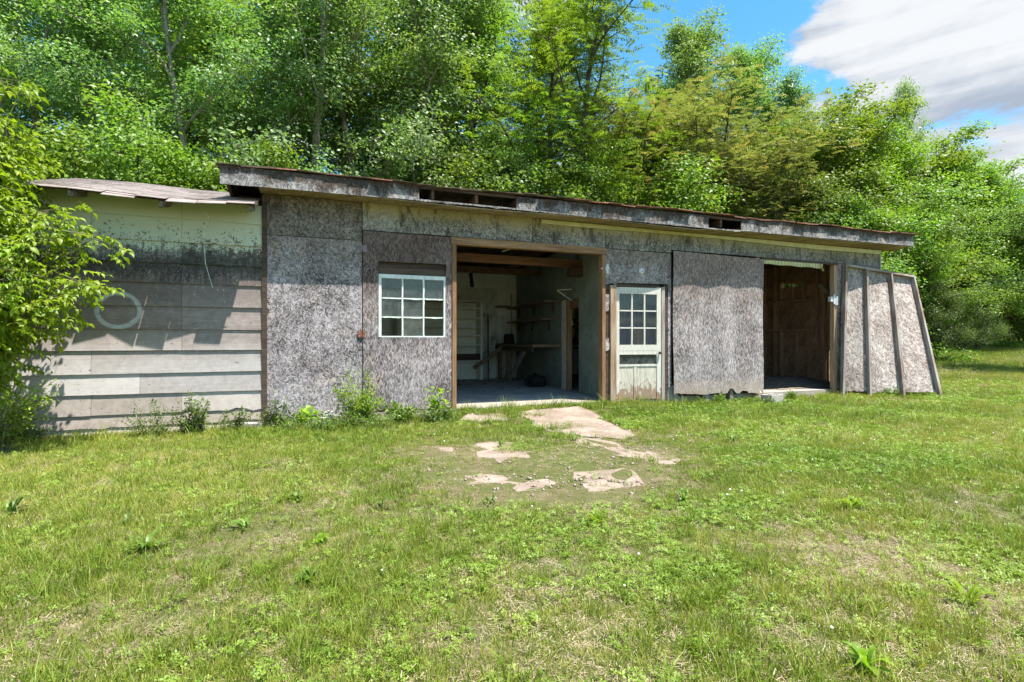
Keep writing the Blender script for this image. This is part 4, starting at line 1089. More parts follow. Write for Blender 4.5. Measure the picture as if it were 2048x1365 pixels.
KIND = {}
KIND['maple1'] = tree_meshes('maple', 1, 14, 4.2, 2.5, 30, 'leaf_maple', 'bark', .125, 46000, 2, spray=.27)
KIND['maple2'] = tree_meshes('maple', 2, 14, 4.0, 3.0, 28, 'leaf_maple', 'bark', .125, 42000, 1, spray=.28)
KIND['lime1'] = tree_meshes('locust', 3, 13, 4.0, 2.6, 28, 'leaf_lime', 'bark_dark', .105, 42000, 2, compound=True, spray=.36, up=.55)
KIND['bronze1'] = tree_meshes('sumac', 4, 12, 4.8, 1.8, 34, 'leaf_brown', 'bark_dark', .105, 52000, 2, compound=True, spray=.40, up=.55)
KIND['elm1'] = tree_meshes('elm', 5, 10, 4.4, 1.2, 34, 'leaf_lime', 'bark_dark', .135, 40000, 2, spray=.30, flat=.45, droop=.12, up=.6)
KIND['ash1'] = tree_meshes('ash', 6, 14, 2.9, 4.0, 22, 'leaf_maple', 'bark_dark', .115, 15000, 1, spray=.30)
KIND['shrub1'] = tree_meshes('thicket', 7, 5, 2.6, .4, 26, 'leaf_lime', 'bark_dark', .10, 24000, 3, spray=.24, flat=.55)
KIND['dark1'] = tree_meshes('hickory', 8, 13, 4.4, 1.5, 28, 'leaf_dark', 'bark', .13, 38000, 2, spray=.32)
KIND['privet1'] = tree_meshes('privet', 9, 4, 2.0, .2, 26, 'leaf_privet', 'bark_dark', .06, 30000, 4, spray=.22, flat=.5, droop=.0)
KH = {}; KR = {}
for k_, (a_, b_) in KIND.items():
    zz_ = np.empty(len(b_.vertices) * 3, np.float32); b_.vertices.foreach_get('co', zz_); KH[k_] = float(np.percentile(zz_[2::3], 99.6)); KR[k_] = float(np.percentile(np.hypot(zz_[0::3], zz_[1::3]), 92))
KN = dict(maple1='maple_tree', maple2='maple_tree', lime1='locust_tree', bronze1='sumac_tree', elm1='elm_tree', ash1='ash_tree', shrub1='thicket_shrub', dark1='hickory_tree', privet1='privet_shrub')
tr_r = random.Random(77)
def tree(kind, px, depth, top, label, cat='tree', group='trees on the hillside behind the sheds', rot=None, wide=1.0):
    x = (px - 1024) / 1080 * depth; z = float(gz(x, depth)) - .05
    ztop = CAM_H + (680 - top) / 1080 * depth
    s = max(.25, (ztop - z) / KH[kind])
    s = max(.25, (CAM_H + (680 - top) / 1080 * (depth - KR[kind] * s * wide * .55) - z) / KH[kind])
    o = empty(KN[kind], (x, depth, z), tr_r.uniform(0, 6.28) if rot is None else rot)
    o.scale = (s * wide, s * wide, s)
    tag(o, label, cat, group)
    tm, cm = KIND[kind]
    link(bpy.data.objects.new('trunk', tm), o); link(bpy.data.objects.new('crown', cm), o)
    return o
T = tree
# back rank up the hill
T('dark1', -90, 21, -330, 'dark tree at the far left edge, high behind the lower shed')
T('dark1', 230, 24, -260, 'dark tree behind the maples, high above the shingle roof')
T('dark1', 480, 25, -230, 'dark tree between the tall maples, above where the two sheds meet')
T('maple2', 690, 27, -320, 'tall maple far up the slope above the hinged garage leaf')
T('dark1', 890, 27, -230, 'dark tree behind the twin trunked maple, near the blue gap in the leaves')
T('dark1', 1080, 27, -80, 'dark tree behind the tall locust above the garage opening')
T('dark1', 1280, 28, 160, 'dark tree deep behind the bronze leaved tree')
T('dark1', 1470, 29, 190, 'dark tree behind the two pointed tree tops against the sky')
T('dark1', 1660, 30, 255, 'dark tree behind the rounded bright trees on the right')
T('dark1', 1830, 31, 330, 'dark tree behind the lawn corner, under the lone dark tree top')
T('dark1', 2010, 33, 375, 'dark tree low against the sky at the far right')
T('dark1', 2190, 32, 330, 'dark tree at the right edge of the lawn')
# left
T('maple1', 20, 14.5, -230, 'broad maple left of the shingle roof, behind the bright bush')
T('maple2', 190, 16, -260, 'slim maple behind the left end of the shingle roof')
T('lime1', 330, 18, -150, 'yellow green locust above the middle of the shingle roof')
T('maple1', 440, 15.5, -190, 'maple above the left end of the big roof fascia', rot=1.0)
T('ash1', 380, 20, -80, 'thin ash with bare dark limbs and sky showing through, upper left')
T('maple1', 610, 17, -320, 'maple with pale trunks left of the twin trunked one, above the hinged leaf', rot=2.2)
T('maple1', 768, 18, -260, 'twin trunked maple rising behind the middle of the big roof', rot=.35)
T('maple2', 890, 20, -260, 'maple right of the twin trunks, thinning to blue sky')
T('shrub1', 120, 12.2, 215, 'low thicket right behind the shingle roof, left end', 'shrub', 'undergrowth behind the sheds')
T('shrub1', 300, 13, 200, 'low thicket right behind the shingle roof, right end', 'shrub', 'undergrowth behind the sheds')
T('shrub1', 470, 14, 275, 'low thicket behind the left corner of the big roof', 'shrub', 'undergrowth behind the sheds')
T('shrub1', 620, 16, 305, 'low thicket behind the roof left of the pale trunks', 'shrub', 'undergrowth behind the sheds')
T('shrub1', 870, 18.5, 280, 'low thicket behind the roof right of the pale trunks', 'shrub', 'undergrowth behind the sheds')
# middle
T('lime1', 1085, 19.5, -210, 'tall yellow green locust with dark limbs above the garage opening', rot=.8)
T('lime1', 1000, 21.5, -190, 'second locust, standing left of the tall one beside the blue gap')
T('maple2', 1000, 19, 235, 'young maple close behind the roof over the garage opening')
T('lime1', 1195, 20.5, 150, 'low spreading locust between the tall one and the bronze leaved tree')
T('maple2', 1380, 28, 2, 'highest pointed tree top against the blue sky', rot=.5)
T('maple2', 1495, 29, 58, 'second pointed tree top, left of the cloud bank')
T('maple1', 1565, 29, 150, 'blue green tree shoulder sloping down below the cloud bank')
T('bronze1', 1325, 22, 96, 'bronze tinged tree above the round cap over the entrance door', rot=1.2, wide=1.35)
T('bronze1', 1430, 22.5, 120, 'bronze tinged tree above the sliding panel', rot=2.7, wide=1.3)
T('bronze1', 1495, 20.5, 250, 'small bronze tinged tree close behind the right part of the roof', rot=3.6)
T('shrub1', 1060, 19, 275, 'low thicket behind the roof over the garage opening', 'shrub', 'undergrowth behind the sheds')
T('elm1', 1190, 19.6, 262, 'low bright elm behind the roof over the entrance door')
T('shrub1', 1340, 20, 300, 'low thicket behind the roof over the sliding panel', 'shrub', 'undergrowth behind the sheds')
# right
T('elm1', 1640, 21.5, 188, 'rounded bright elm behind the right end of the roof', rot=.7)
T('elm1', 1570, 23, 215, 'bright elm between the bronze trees and the rounded elms on the right', rot=3.3)
T('elm1', 1695, 25, 186, 'bright elm filling the skyline between the two rounded elms', rot=5.6, wide=1.15)
T('elm1', 1800, 26, 258, 'bright elm on the skyline below the lone feathery tree top', rot=.2, wide=1.1)
T('elm1', 1745, 23, 218, 'rounded bright elm above the leaning door leaf', rot=2.1)
T('ash1', 1815, 33, 140, 'lone dark feathery tree top standing out against the cloud', wide=.62)
T('elm1', 1868, 25, 292, 'bright elm left of the last gap of sky', rot=4.0)
T('elm1', 1920, 28, 305, 'bright elm on the skyline by the last cloud, far right', rot=2.6, wide=1.2)
T('elm1', 1965, 26, 312, 'bright elm by the far right corner of the lawn', rot=5.1)
T('elm1', 2070, 25, 385, 'elm at the right edge of the picture above the shaded lawn border', rot=1.5)
T('ash1', 2185, 15.5, 190, 'feathery tree just outside the right edge whose twigs reach into the sky', rot=.4, wide=1.25)
T('shrub1', 1620, 20.5, 390, 'fresh green thicket behind the right end of the roof', 'shrub', 'undergrowth behind the sheds')
T('shrub1', 1750, 20, 390, 'fresh green thicket beyond the shed corner', 'shrub', 'undergrowth behind the sheds')
T('elm1', 1830, 20.5, 400, 'small elm beside the shed, behind the leaning door leaf', rot=3.0)
T('privet1', 1868, 19.5, 560, 'rounded privet at the lawn edge just right of the leaning door leaf', 'shrub', 'privet shrubs at the edge of the lawn')
T('privet1', 1955, 23, 568, 'pointed privet standing forward at the lawn edge', 'shrub', 'privet shrubs at the edge of the lawn', wide=.8)
T('privet1', 2015, 26.5, 590, 'wide privet in the shade at the right end of the lawn edge', 'shrub', 'privet shrubs at the edge of the lawn', wide=1.2)
T('shrub1', 1925, 25, 455, 'thicket above the pointed privet', 'shrub', 'undergrowth behind the sheds')
T('shrub1', 2045, 28, 470, 'thicket in shade at the far right lawn edge', 'shrub', 'undergrowth behind the sheds')
T('shrub1', 2130, 27, 470, 'thicket beyond the right edge of the lawn', 'shrub', 'undergrowth behind the sheds')

# dim forest floor growth that closes the view between the trunks: one mass
def understory():
    rn = np.random.default_rng(55); n = 60000
    x = rn.uniform(-34, 46, n); t = np.interp(x, TLX, TLY); y = t + 1.0 + rn.gamma(1.6, 4.5, n)
    cl = fbm(x * .45, y * .45, 12, 3); h = np.maximum(0, cl - .28) * 5.2 * rn.uniform(.15, 1.0, n) ** .7
    c = np.stack([x, y, gz(x, y) + h], -1)
    d = norm(rn.normal(0, 1, (n, 3)) * [1, 1, .4] + [0, -.3, -.3]); nr = norm(rn.normal(0, .6, (n, 3)) + [0, 0, 1])
    ln = rn.uniform(.16, .30, n); v, tr = leaf_arrays(c, d, nr, ln, ln * .7)
    o = link(bpy.data.objects.new('undergrowth', arr_mesh('undergrowth', v, tr, M['leaf_dark'], np.repeat(rn.uniform(0, 1, n), 4))))
    tag(o, 'leafy forest floor growth between the trunks on the hill', kind='stuff')
understory()

# ------------------------------------------------------------------ big bright bush at the left edge
def bush():
    rn = np.random.default_rng(91)
    B = empty('boxelder_bush', (-5.55, 5.35, float(gz(-5.55, 5.35))))
    tag(B, 'bright green young tree with three part leaves hiding the left end of the lower shed', 'bush')
    def rel(p): return np.array(p) - np.array([-5.55, 5.35, 0])
    tm = MB(); tips = []
    targets = []
    for k in range(58):
        z = rn.uniform(1.25, 3.35); wdt = .62 * math.exp(-((z - 2.0) / .78) ** 2) + .14 + .22 * math.exp(-((z - 2.05) / .35) ** 2)
        targets.append(rel([-5.31 + wdt * rn.uniform(-.35, 1.05), 5.35 + rn.uniform(-.5, .35), z]))
    for k in range(14):
        targets.append(rel([-5.36 + rn.uniform(-.5, .36), 5.35 + rn.uniform(-.4, .4), rn.uniform(3.2, 4.05)]))
    for T_ in targets:
        b = np.array([rn.normal(-.15, .12), rn.normal(0, .12), 0.0]); q = []
        for k in range(7):
            t = k / 6; p = b * (1 - t) + T_ * t; p[2] = T_[2] * (t ** .72) - .10 * (t ** 4); p[:2] = b[:2] + (T_[:2] - b[:2]) * t ** 1.5
            q.append(p + rn.normal(0, .02, 3) * (k > 0))
        tm.tube(q, [.018 * (1 - .8 * k / 6) for k in range(7)], 5)
        for k in range(2, 7):
            nn = 3 if k < 6 else 4
            for _ in range(nn):
                dd = rn.normal(0, 1, 3) * [.9, .9, .4]; dd /= np.linalg.norm(dd); ln = rn.uniform(.12, .36)
                e = q[k] + dd * ln
                tm.tube([q[k], e], [.005, .003], 4)
                tips += [(e, dd), (q[k] + dd * ln * .55, dd)]
    tm.build('stem', M['twig'], B)
    # one compound leaf: five leaflets on a stalk, each folded along its midrib
    def compound(seed):
        r2 = np.random.default_rng(seed); V = []; F = []; var = []
        defs = [(1.0, 0, .085)] + [(.62, s * .95, .07) for s in (-1, 1)] + ([(.34, s * 1.25, .055) for s in (-1, 1)] if seed % 2 == 0 else [])
        for t, a, l in defs:
            base = np.array([.13 * t, 0, -.02 * t * t]); dr = np.array([math.cos(a), math.sin(a), -.35 + r2.normal(0, .12)]); dr /= np.linalg.norm(dr)
            sd = np.cross(dr, [0, 0, 1]); sd /= np.linalg.norm(sd); up_ = np.cross(sd, dr)
            l *= r2.uniform(.85, 1.15); w_ = l * .58
            o_ = len(V)
            V += [base, base + dr * l * .35 + sd * w_ * .5 + up_ * .012, base + dr * l * .68 + sd * w_ * .36 + up_ * .006, base + dr * l * 1.0 - up_ * .018,
                  base + dr * l * .68 - sd * w_ * .36 + up_ * .006, base + dr * l * .35 - sd * w_ * .5 + up_ * .012, base + dr * l * .36, base + dr * l * .7 - up_ * .004]
            F += [(0, 1, 6), (1, 2, 7), (1, 7, 6), (2, 3, 7), (7, 3, 4), (6, 7, 5), (7, 4, 5), (0, 6, 5)]
            F[-8:] = [tuple(i + o_ for i in f) for f in F[-8:]]
            var += [r2.uniform(.2, .8)] * 8
        o_ = len(V); V += [np.array([0, .002, 0]), np.array([0, -.002, 0]), np.array([.135, 0, -.02])]; F.append((o_, o_ + 1, o_ + 2)); var += [.5] * 3
        return np.array(V), np.array(F), np.array(var)
    protos = [compound(s) for s in range(6)]
    pm = [arr_mesh('compound_leaf', v, f, M['leaf_fresh'], a) for v, f, a in protos]
    P_ = []
    for e, dd in tips:
        for _ in range(2):
            c = e + rn.normal(0, .05, 3)
            hd = dd * [1, 1, 0] + rn.normal(0, .6, 3) * [1, 1, 0]; az = math.atan2(hd[1], hd[0])
            P_.append((c, az, rn.normal(.25, .3), rn.normal(0, .35), rn.uniform(.65, 1.2)))
    P_.sort(key=lambda q: q[0][1])                               # nearest first
    pos = np.array([q[0] for q in P_]); 
    vis = [k for k, q in enumerate(P_) if q[0][0] > -.05][:280]
    vs_set = set(vis)
    V = []; F = []; A = []; o_ = 0
    for k, (c, az, pt, rl, s) in enumerate(P_):
        mt = Matrix.Translation(Vector(c)) @ Matrix.Rotation(az, 4, 'Z') @ Matrix.Rotation(pt, 4, 'Y') @ Matrix.Rotation(rl, 4, 'X') @ Matrix.Scale(s, 4)
        if k in vs_set:
            o = bpy.data.objects.new('leaf', pm[k % 6]); link(o, B); o.matrix_local = mt
        else:
            v, f, a = protos[k % 6]; m3 = np.array(mt)
            V.append(v @ m3[:3, :3].T + m3[:3, 3]); F.append(f + o_); A.append(np.clip(a + rn.normal(0, .15), 0, 1)); o_ += len(v)
    o = bpy.data.objects.new('foliage', arr_mesh('foliage', np.concatenate(V), np.concatenate(F), M['leaf_fresh'], np.concatenate(A))); link(o, B)
    o['kind'] = 'stuff'
bush()

# ------------------------------------------------------------------ weeds and small shrubs along the walls
def sprig_plant(name, label, cat, loc, h, w, nstem, leaf, m, seed, group=None, arch=.0, per=26, lw=.5, dirx=None):
    rn = np.random.default_rng(seed)
    o = empty(name, loc, 0); tag(o, label, cat, group)
    tm = MB(); C, D, N_ = [], [], []
    for k in range(nstem):
        a = rn.uniform(0, 6.28); r = w * math.sqrt(rn.uniform(.05, 1)); hh = h * rn.uniform(.45, 1.0) * (1 - .35 * (r / w) ** 2)
        e = np.array([math.cos(a) * r, math.sin(a) * r * .55, hh])
        if dirx is not None: e[:2] += np.array(dirx) * hh * rn.uniform(.4, 1.0)
        b = np.array([rn.normal(0, w * .2), rn.normal(0, w * .12), 0])
        q = [b + (e - b) * t + np.array([0, 0, arch * h * math.sin(math.pi * t)]) + rn.normal(0, .006, 3) for t in np.linspace(0, 1, 6)]
        tm.tube(q, [.005 * (1 - .7 * t) for t in np.linspace(0, 1, 6)], 4)
        q = np.array(q)
        for l in range(per):
            t = rn.uniform(.12, 1.0) * 5; i = min(int(t), 4); p = q[i] + (q[i + 1] - q[i]) * (t - i)
            ax = norm(q[i + 1] - q[i]); sd = norm(np.cross(ax, rn.normal(0, 1, 3)))
            C.append(p + sd * leaf * .25 + rn.normal(0, w * .035, 3)); D.append(sd + ax * .5 + rn.normal(0, .25, 3)); N_.append(np.array([0, 0, 1.]) + rn.normal(0, .4, 3))
    C, D, N_ = np.array(C), np.array(D), norm(np.array(N_)); n = len(C)
    ln = leaf * rn.uniform(.6, 1.25, n); v, t = leaf_arrays(C, D, N_, ln, ln * lw)
    tm.build('stem', M['twig'], o)
    c = link(bpy.data.objects.new('foliage', arr_mesh('foliage', v, t, M[m], np.repeat(rn.uniform(0, 1, n), 4))), o)
    return o
def gl(X, Y): p = W(X, Y); return Vector((p.x, p.y, float(gz(p.x, p.y)) - .01))
GRP = 'weeds along the foot of the sheds'
sprig_plant('privet_shrub', 'leafy privet sprout against the pale lower boards of the siding', 'shrub', gl(-.72, -.28), .62, .30, 34, .045, 'leaf_privet', 1, GRP)
sprig_plant('privet_shrub', 'feathery arching privet sprays left of the leafy sprout', 'shrub', gl(-1.12, -.32), .50, .36, 22, .036, 'leaf_privet', 2, GRP, dirx=(-.35, -.1))
sprig_plant('weed_plant', 'low weed under the siding beside the shed corner', 'weed', gl(-.30, -.30), .40, .22, 16, .045, 'leaf_weed', 3, GRP)
sprig_plant('privet_shrub', 'bushy sprout at the corner where strand board meets siding', 'shrub', gl(.16, -.22), .52, .24, 26, .045, 'leaf_privet', 4, GRP)
sprig_plant('vine_plant', 'pale yellow leaves beside the rubble heap', 'weed', gl(.52, -.22), .34, .18, 10, .09, 'leaf_fresh', 5, GRP, per=9, lw=.75)
sprig_plant('privet_shrub', 'tallest yellow green shrub, in front of the hinge gap of the garage leaf', 'shrub', gl(1.13, -.30), .86, .42, 60, .042, 'leaf_fresh', 6, GRP, per=34)
sprig_plant('vine_sprig', 'thin sprig climbing the hinge gap above the tallest shrub', 'weed', gl(1.30, -.10), 1.08, .08, 5, .05, 'leaf_privet', 7, GRP, per=16)
sprig_plant('weed_plant', 'broad leaved seedling in front of the window leaf', 'weed', gl(2.28, -.26), .64, .20, 8, .10, 'leaf_fresh', 8, GRP, per=9, lw=.7)
sprig_plant('weed_plant', 'spreading weeds below the window', 'weed', gl(1.72, -.32), .40, .34, 26, .055, 'leaf_weed', 9, GRP)
sprig_plant('weed_plant', 'low green mound at the left jamb of the garage opening', 'weed', gl(2.20, -.50), .26, .36, 30, .045, 'leaf_privet', 10, GRP)
sprig_plant('weed_plant', 'low creeping weeds in front of the rubble heap', 'weed', gl(.55, -.48), .26, .55, 40, .04, 'leaf_weed', 11, GRP)
sprig_plant('weed_plant', 'low creeping weeds in front of the tallest shrub', 'weed', gl(1.25, -.55), .26, .55, 44, .04, 'leaf_weed', 12, GRP)
sprig_plant('privet_shrub', 'arching golden privet sprays across the bottom of the left corner', 'shrub', Vector((-5.17, 5.38, 0)), .86, .36, 60, .042, 'leaf_fresh', 13, GRP, dirx=(.75, -.05), arch=.12)
sprig_plant('weed_plant', 'dark leafy weed at the very foot of the left corner board', 'weed', gl(-2.35, -.22), .34, .30, 22, .045, 'leaf_privet', 14, GRP)
sprig_plant('weed_plant', 'small weed under the sliding panel next to its middle leg', 'weed', gl(7.32, -.22), .20, .12, 8, .06, 'leaf_weed', 15, GRP)
sprig_plant('weed_plant', 'weed growing around the cinder block', 'weed', gl(8.02, -.66), .16, .10, 7, .05, 'leaf_weed', 16, GRP)
sprig_plant('weed_plant', 'grassy weed on the slab edge of the open bay', 'weed', gl(8.95, -.28), .26, .10, 7, .09, 'leaf_weed', 17, GRP, lw=.2)
sprig_plant('weed_plant', 'weed between the legs of the leaning door leaf', 'weed', Vector((7.55, 10.85, 0)), .26, .26, 16, .05, 'leaf_weed', 18, GRP)
sprig_plant('weed_plant', 'weeds sprouting on the door sill under the peeling door', 'weed', gl(5.65, -.05), .16, .26, 8, .03, 'leaf_weed', 19, GRP)

# rosettes on the lawn that stand out
def strap(p0, az, ln, wd, rise, curl, n=5):
    V = []; F = []
    for k in range(n + 1):
        t = k / n; r = ln * t; z = rise * math.sin(min(1, t * 1.15) * math.pi * .62) - curl * t ** 3
        wv = .8 * wd * (math.sin(math.pi * (.10 + .9 * t)) ** .75 if t < 1 else 0.02)
        c = np.array([p0[0] + math.cos(az) * r, p0[1] + math.sin(az) * r, p0[2] + z]); sd = np.array([-math.sin(az), math.cos(az), 0])
        V += [c - sd * wv * .5 + [0, 0, wv * .18], c, c + sd * wv * .5 + [0, 0, wv * .18]]
    for k in range(n):
        for q in (0, 1):
            a = 3 * k + q; F += [(a, a + 1, a + 4), (a, a + 4, a + 3)]
    return np.array(V), np.array(F)
def rosette(name, label, px, py, rad, nl, wd, m, seed, h=.5):
    rn = np.random.default_rng(seed); x, y = pix_ground(px, py, 0.0); rad *= .86
    V, F, A = [], [], []; o_ = 0
    for k in range(nl):
        v, f = strap((rn.normal(0, .01), rn.normal(0, .01), .01), rn.uniform(0, 6.28), rad * rn.uniform(.35, 1.1), wd * rn.uniform(.5, 1.15), rad * h * rn.uniform(.1, .95), rad * .15 * rn.random())
        V.append(v); F.append(f + o_); A.append(np.full(len(v), rn.uniform(.1, .8))); o_ += len(v)
    o = link(bpy.data.objects.new(name, arr_mesh(name, np.concatenate(V), np.concatenate(F), M[m], np.concatenate(A))))
    o.location = (x, y, float(gz(x, y)))
    return tag(o, label, 'weed', 'broad leaved weeds in the lawn')
rosette('dock_plant', 'biggest dark rosette, left of centre on the lawn', 295, 1110, .155, 26, .034, 'leaf_weed', 1, .75)
rosette('dock_plant', 'dark strap leaved rosette halfway between shed and foreground', 595, 1002, .14, 18, .030, 'leaf_weed', 2, .5)
rosette('plantain', 'small rosette in the bare patch left of centre', 487, 1058, .11, 15, .026, 'leaf_weed', 3, .6)
rosette('plantain', 'pale broad rosette right of the bare patch', 640, 1092, .085, 9, .042, 'leaf_fresh', 4, .6)
rosette('plantain', 'tuft of straight leaves below the pale rosette', 620, 1168, .09, 14, .024, 'leaf_weed', 5, 1.0)
rosette('dock_plant', 'upright tuft at the left edge of the lawn', 20, 1032, .14, 20, .024, 'leaf_weed', 6, 1.1)
rosette('plantain', 'thin leaved tuft below the garage slabs, left of centre', 765, 1020, .12, 18, .016, 'leaf_weed', 7, .9)
rosette('plantain', 'thin leaved tuft straight below the broken slabs', 982, 1008, .10, 14, .016, 'leaf_weed', 8, .9)
rosette('plantain', 'spread tuft right of the broken slabs', 1195, 1052, .12, 22, .020, 'leaf_fresh', 9, .8)
rosette('plantain', 'tuft near the slabs in the right half of the lawn', 1365, 1005, .12, 18, .022, 'leaf_weed', 10, .9)
rosette('dock_plant', 'pale leaved rosette at the bottom edge of the lawn', 1735, 1345, .13, 15, .034, 'leaf_fresh', 11, .7)
rosette('plantain', 'leafy clump in front of the open bay', 1465, 885, .16, 18, .034, 'leaf_weed', 12, .6)
rosette('plantain', 'leafy clump on the right, near the brown patch', 1705, 1022, .16, 18, .032, 'leaf_fresh', 13, .6)
rosette('dock_plant', 'grassy fan near the right edge, low in the picture', 1935, 1215, .20, 26, .014, 'leaf_fresh', 14, .7)
rosette('plantain', 'dark clump growing between the slabs', 1148, 882, .10, 12, .022, 'leaf_weed', 15, 1.0)
rosette('plantain', 'spiky dark clump on the left slab remnant', 1000, 893, .10, 12, .016, 'leaf_weed', 16, 1.0)
rosette('dandelion', 'flat pale rosette at the left, below the siding', 255, 1050, .12, 11, .026, 'leaf_privet', 17, .6)

# ------------------------------------------------------------------ grass: tufts scattered over the lawn by attribute-driven instancing
protoc = bpy.data.collections.new('grass_tufts')
def blades(nb, hmin, hmax, spread, wd, lean, seed, n=3):
    rn = np.random.default_rng(seed); V, F, A = [], [], []; o_ = 0
    for k in range(nb):
        b = np.array([rn.normal(0, spread), rn.normal(0, spread), -.004]); az = rn.uniform(0, 6.28); h_ = rn.uniform(hmin, hmax); le = abs(rn.normal(0, lean)) + .1
        dr = np.array([math.cos(az), math.sin(az), 0]); fa = rn.uniform(0, 6.28); sd = np.array([math.cos(fa), math.sin(fa), 0]); w_ = wd * rn.uniform(.7, 1.3)
        for q in range(n + 1):
            t = q / n; c = b + dr * h_ * le * t ** 1.8 + np.array([0, 0, h_ * (t - .28 * le * t * t)])
            ww = w_ * (1 - t ** 1.6) + .0004
            V += [c - sd * ww * .5, c + sd * ww * .5]
        for q in range(n):
            a = o_ + 2 * q; F += [(a, a + 1, a + 3), (a, a + 3, a + 2)]
        A += [np.clip(rn.normal(.5, .25), 0, 1)] * (2 * n + 2); o_ += 2 * n + 2
    return np.array(V), np.array(F), np.array(A)
def clover(nb, seed, size=.013):
    rn = np.random.default_rng(seed); V, F, A = [], [], []; o_ = 0
    for k in range(nb):
        c = np.array([rn.normal(0, .035), rn.normal(0, .035), rn.uniform(.012, .045)]); a0 = rn.uniform(0, 6.28); tl = rn.normal(0, .35, 2); va = rn.uniform(0, 1)
        for l in range(3):
            a = a0 + l * 2.09; V.append(c)
            for da, rr_ in ((-.55, .85), (-.2, 1.15), (.2, 1.15), (.55, .85)):
                p = np.array([math.cos(a + da), math.sin(a + da), 0]) * size * rr_ * rn.uniform(.9, 1.1); p[2] = p[0] * tl[0] + p[1] * tl[1] + .003; V.append(c + p)
            F += [(o_, o_ + 1, o_ + 2), (o_, o_ + 2, o_ + 3), (o_, o_ + 3, o_ + 4)]; A += [va] * 5; o_ += 5
    return np.array(V), np.array(F), np.array(A)
def litter(nb, seed):
    rn = np.random.default_rng(seed); V, F, A = [], [], []; o_ = 0
    for k in range(nb):
        c = np.array([rn.normal(0, .04), rn.normal(0, .04), rn.uniform(.002, .018)]); a = rn.uniform(0, 6.28); d = np.array([math.cos(a), math.sin(a), rn.normal(.1, .25)]) * rn.uniform(.015, .045); s = np.array([-math.sin(a), math.cos(a), 0]) * rn.uniform(.0009, .0022)
        V += [c - s, c + s, c + d + s * .5, c + d - s * .5]; F += [(o_, o_ + 1, o_ + 2), (o_, o_ + 2, o_ + 3)]; A += [rn.uniform(0, 1)] * 4; o_ += 4
    return np.array(V), np.array(F), np.array(A)
specs = [('a_tuft', blades(22, .025, .055, .030, .0034, .55, 1), 'grass'), ('b_tuft', blades(22, .03, .065, .032, .0032, .6, 2), 'grass'),
         ('c_tuft', blades(18, .04, .085, .028, .0036, .6, 3), 'grass'), ('d_tall', blades(16, .08, .15, .022, .0042, .5, 4, 4), 'grass'),
         ('e_clover', clover(17, 5, .0105), 'clover'), ('f_clover', clover(14, 6, .0125), 'clover'),
         ('g_litter', litter(34, 7), 'straw'), ('h_dry', blades(16, .02, .06, .032, .0026, .9, 8), 'straw'), ('i_broad', blades(9, .05, .10, .018, .011, .9, 9, 4), 'clover')]
for nm, (v, f, a), m_ in specs:
    protoc.objects.link(bpy.data.objects.new(nm, arr_mesh(nm, v, f, M[m_], a)))
def inpoly(x, y, poly):
    c = np.zeros(len(x), bool); j = len(poly) - 1
    for i in range(len(poly)):
        xi, yi = poly[i]; xj, yj = poly[j]
        c ^= ((yi > y) != (yj > y)) & (x < (xj - xi) * (y - yi) / (yj - yi + 1e-12) + xi); j = i
    return c
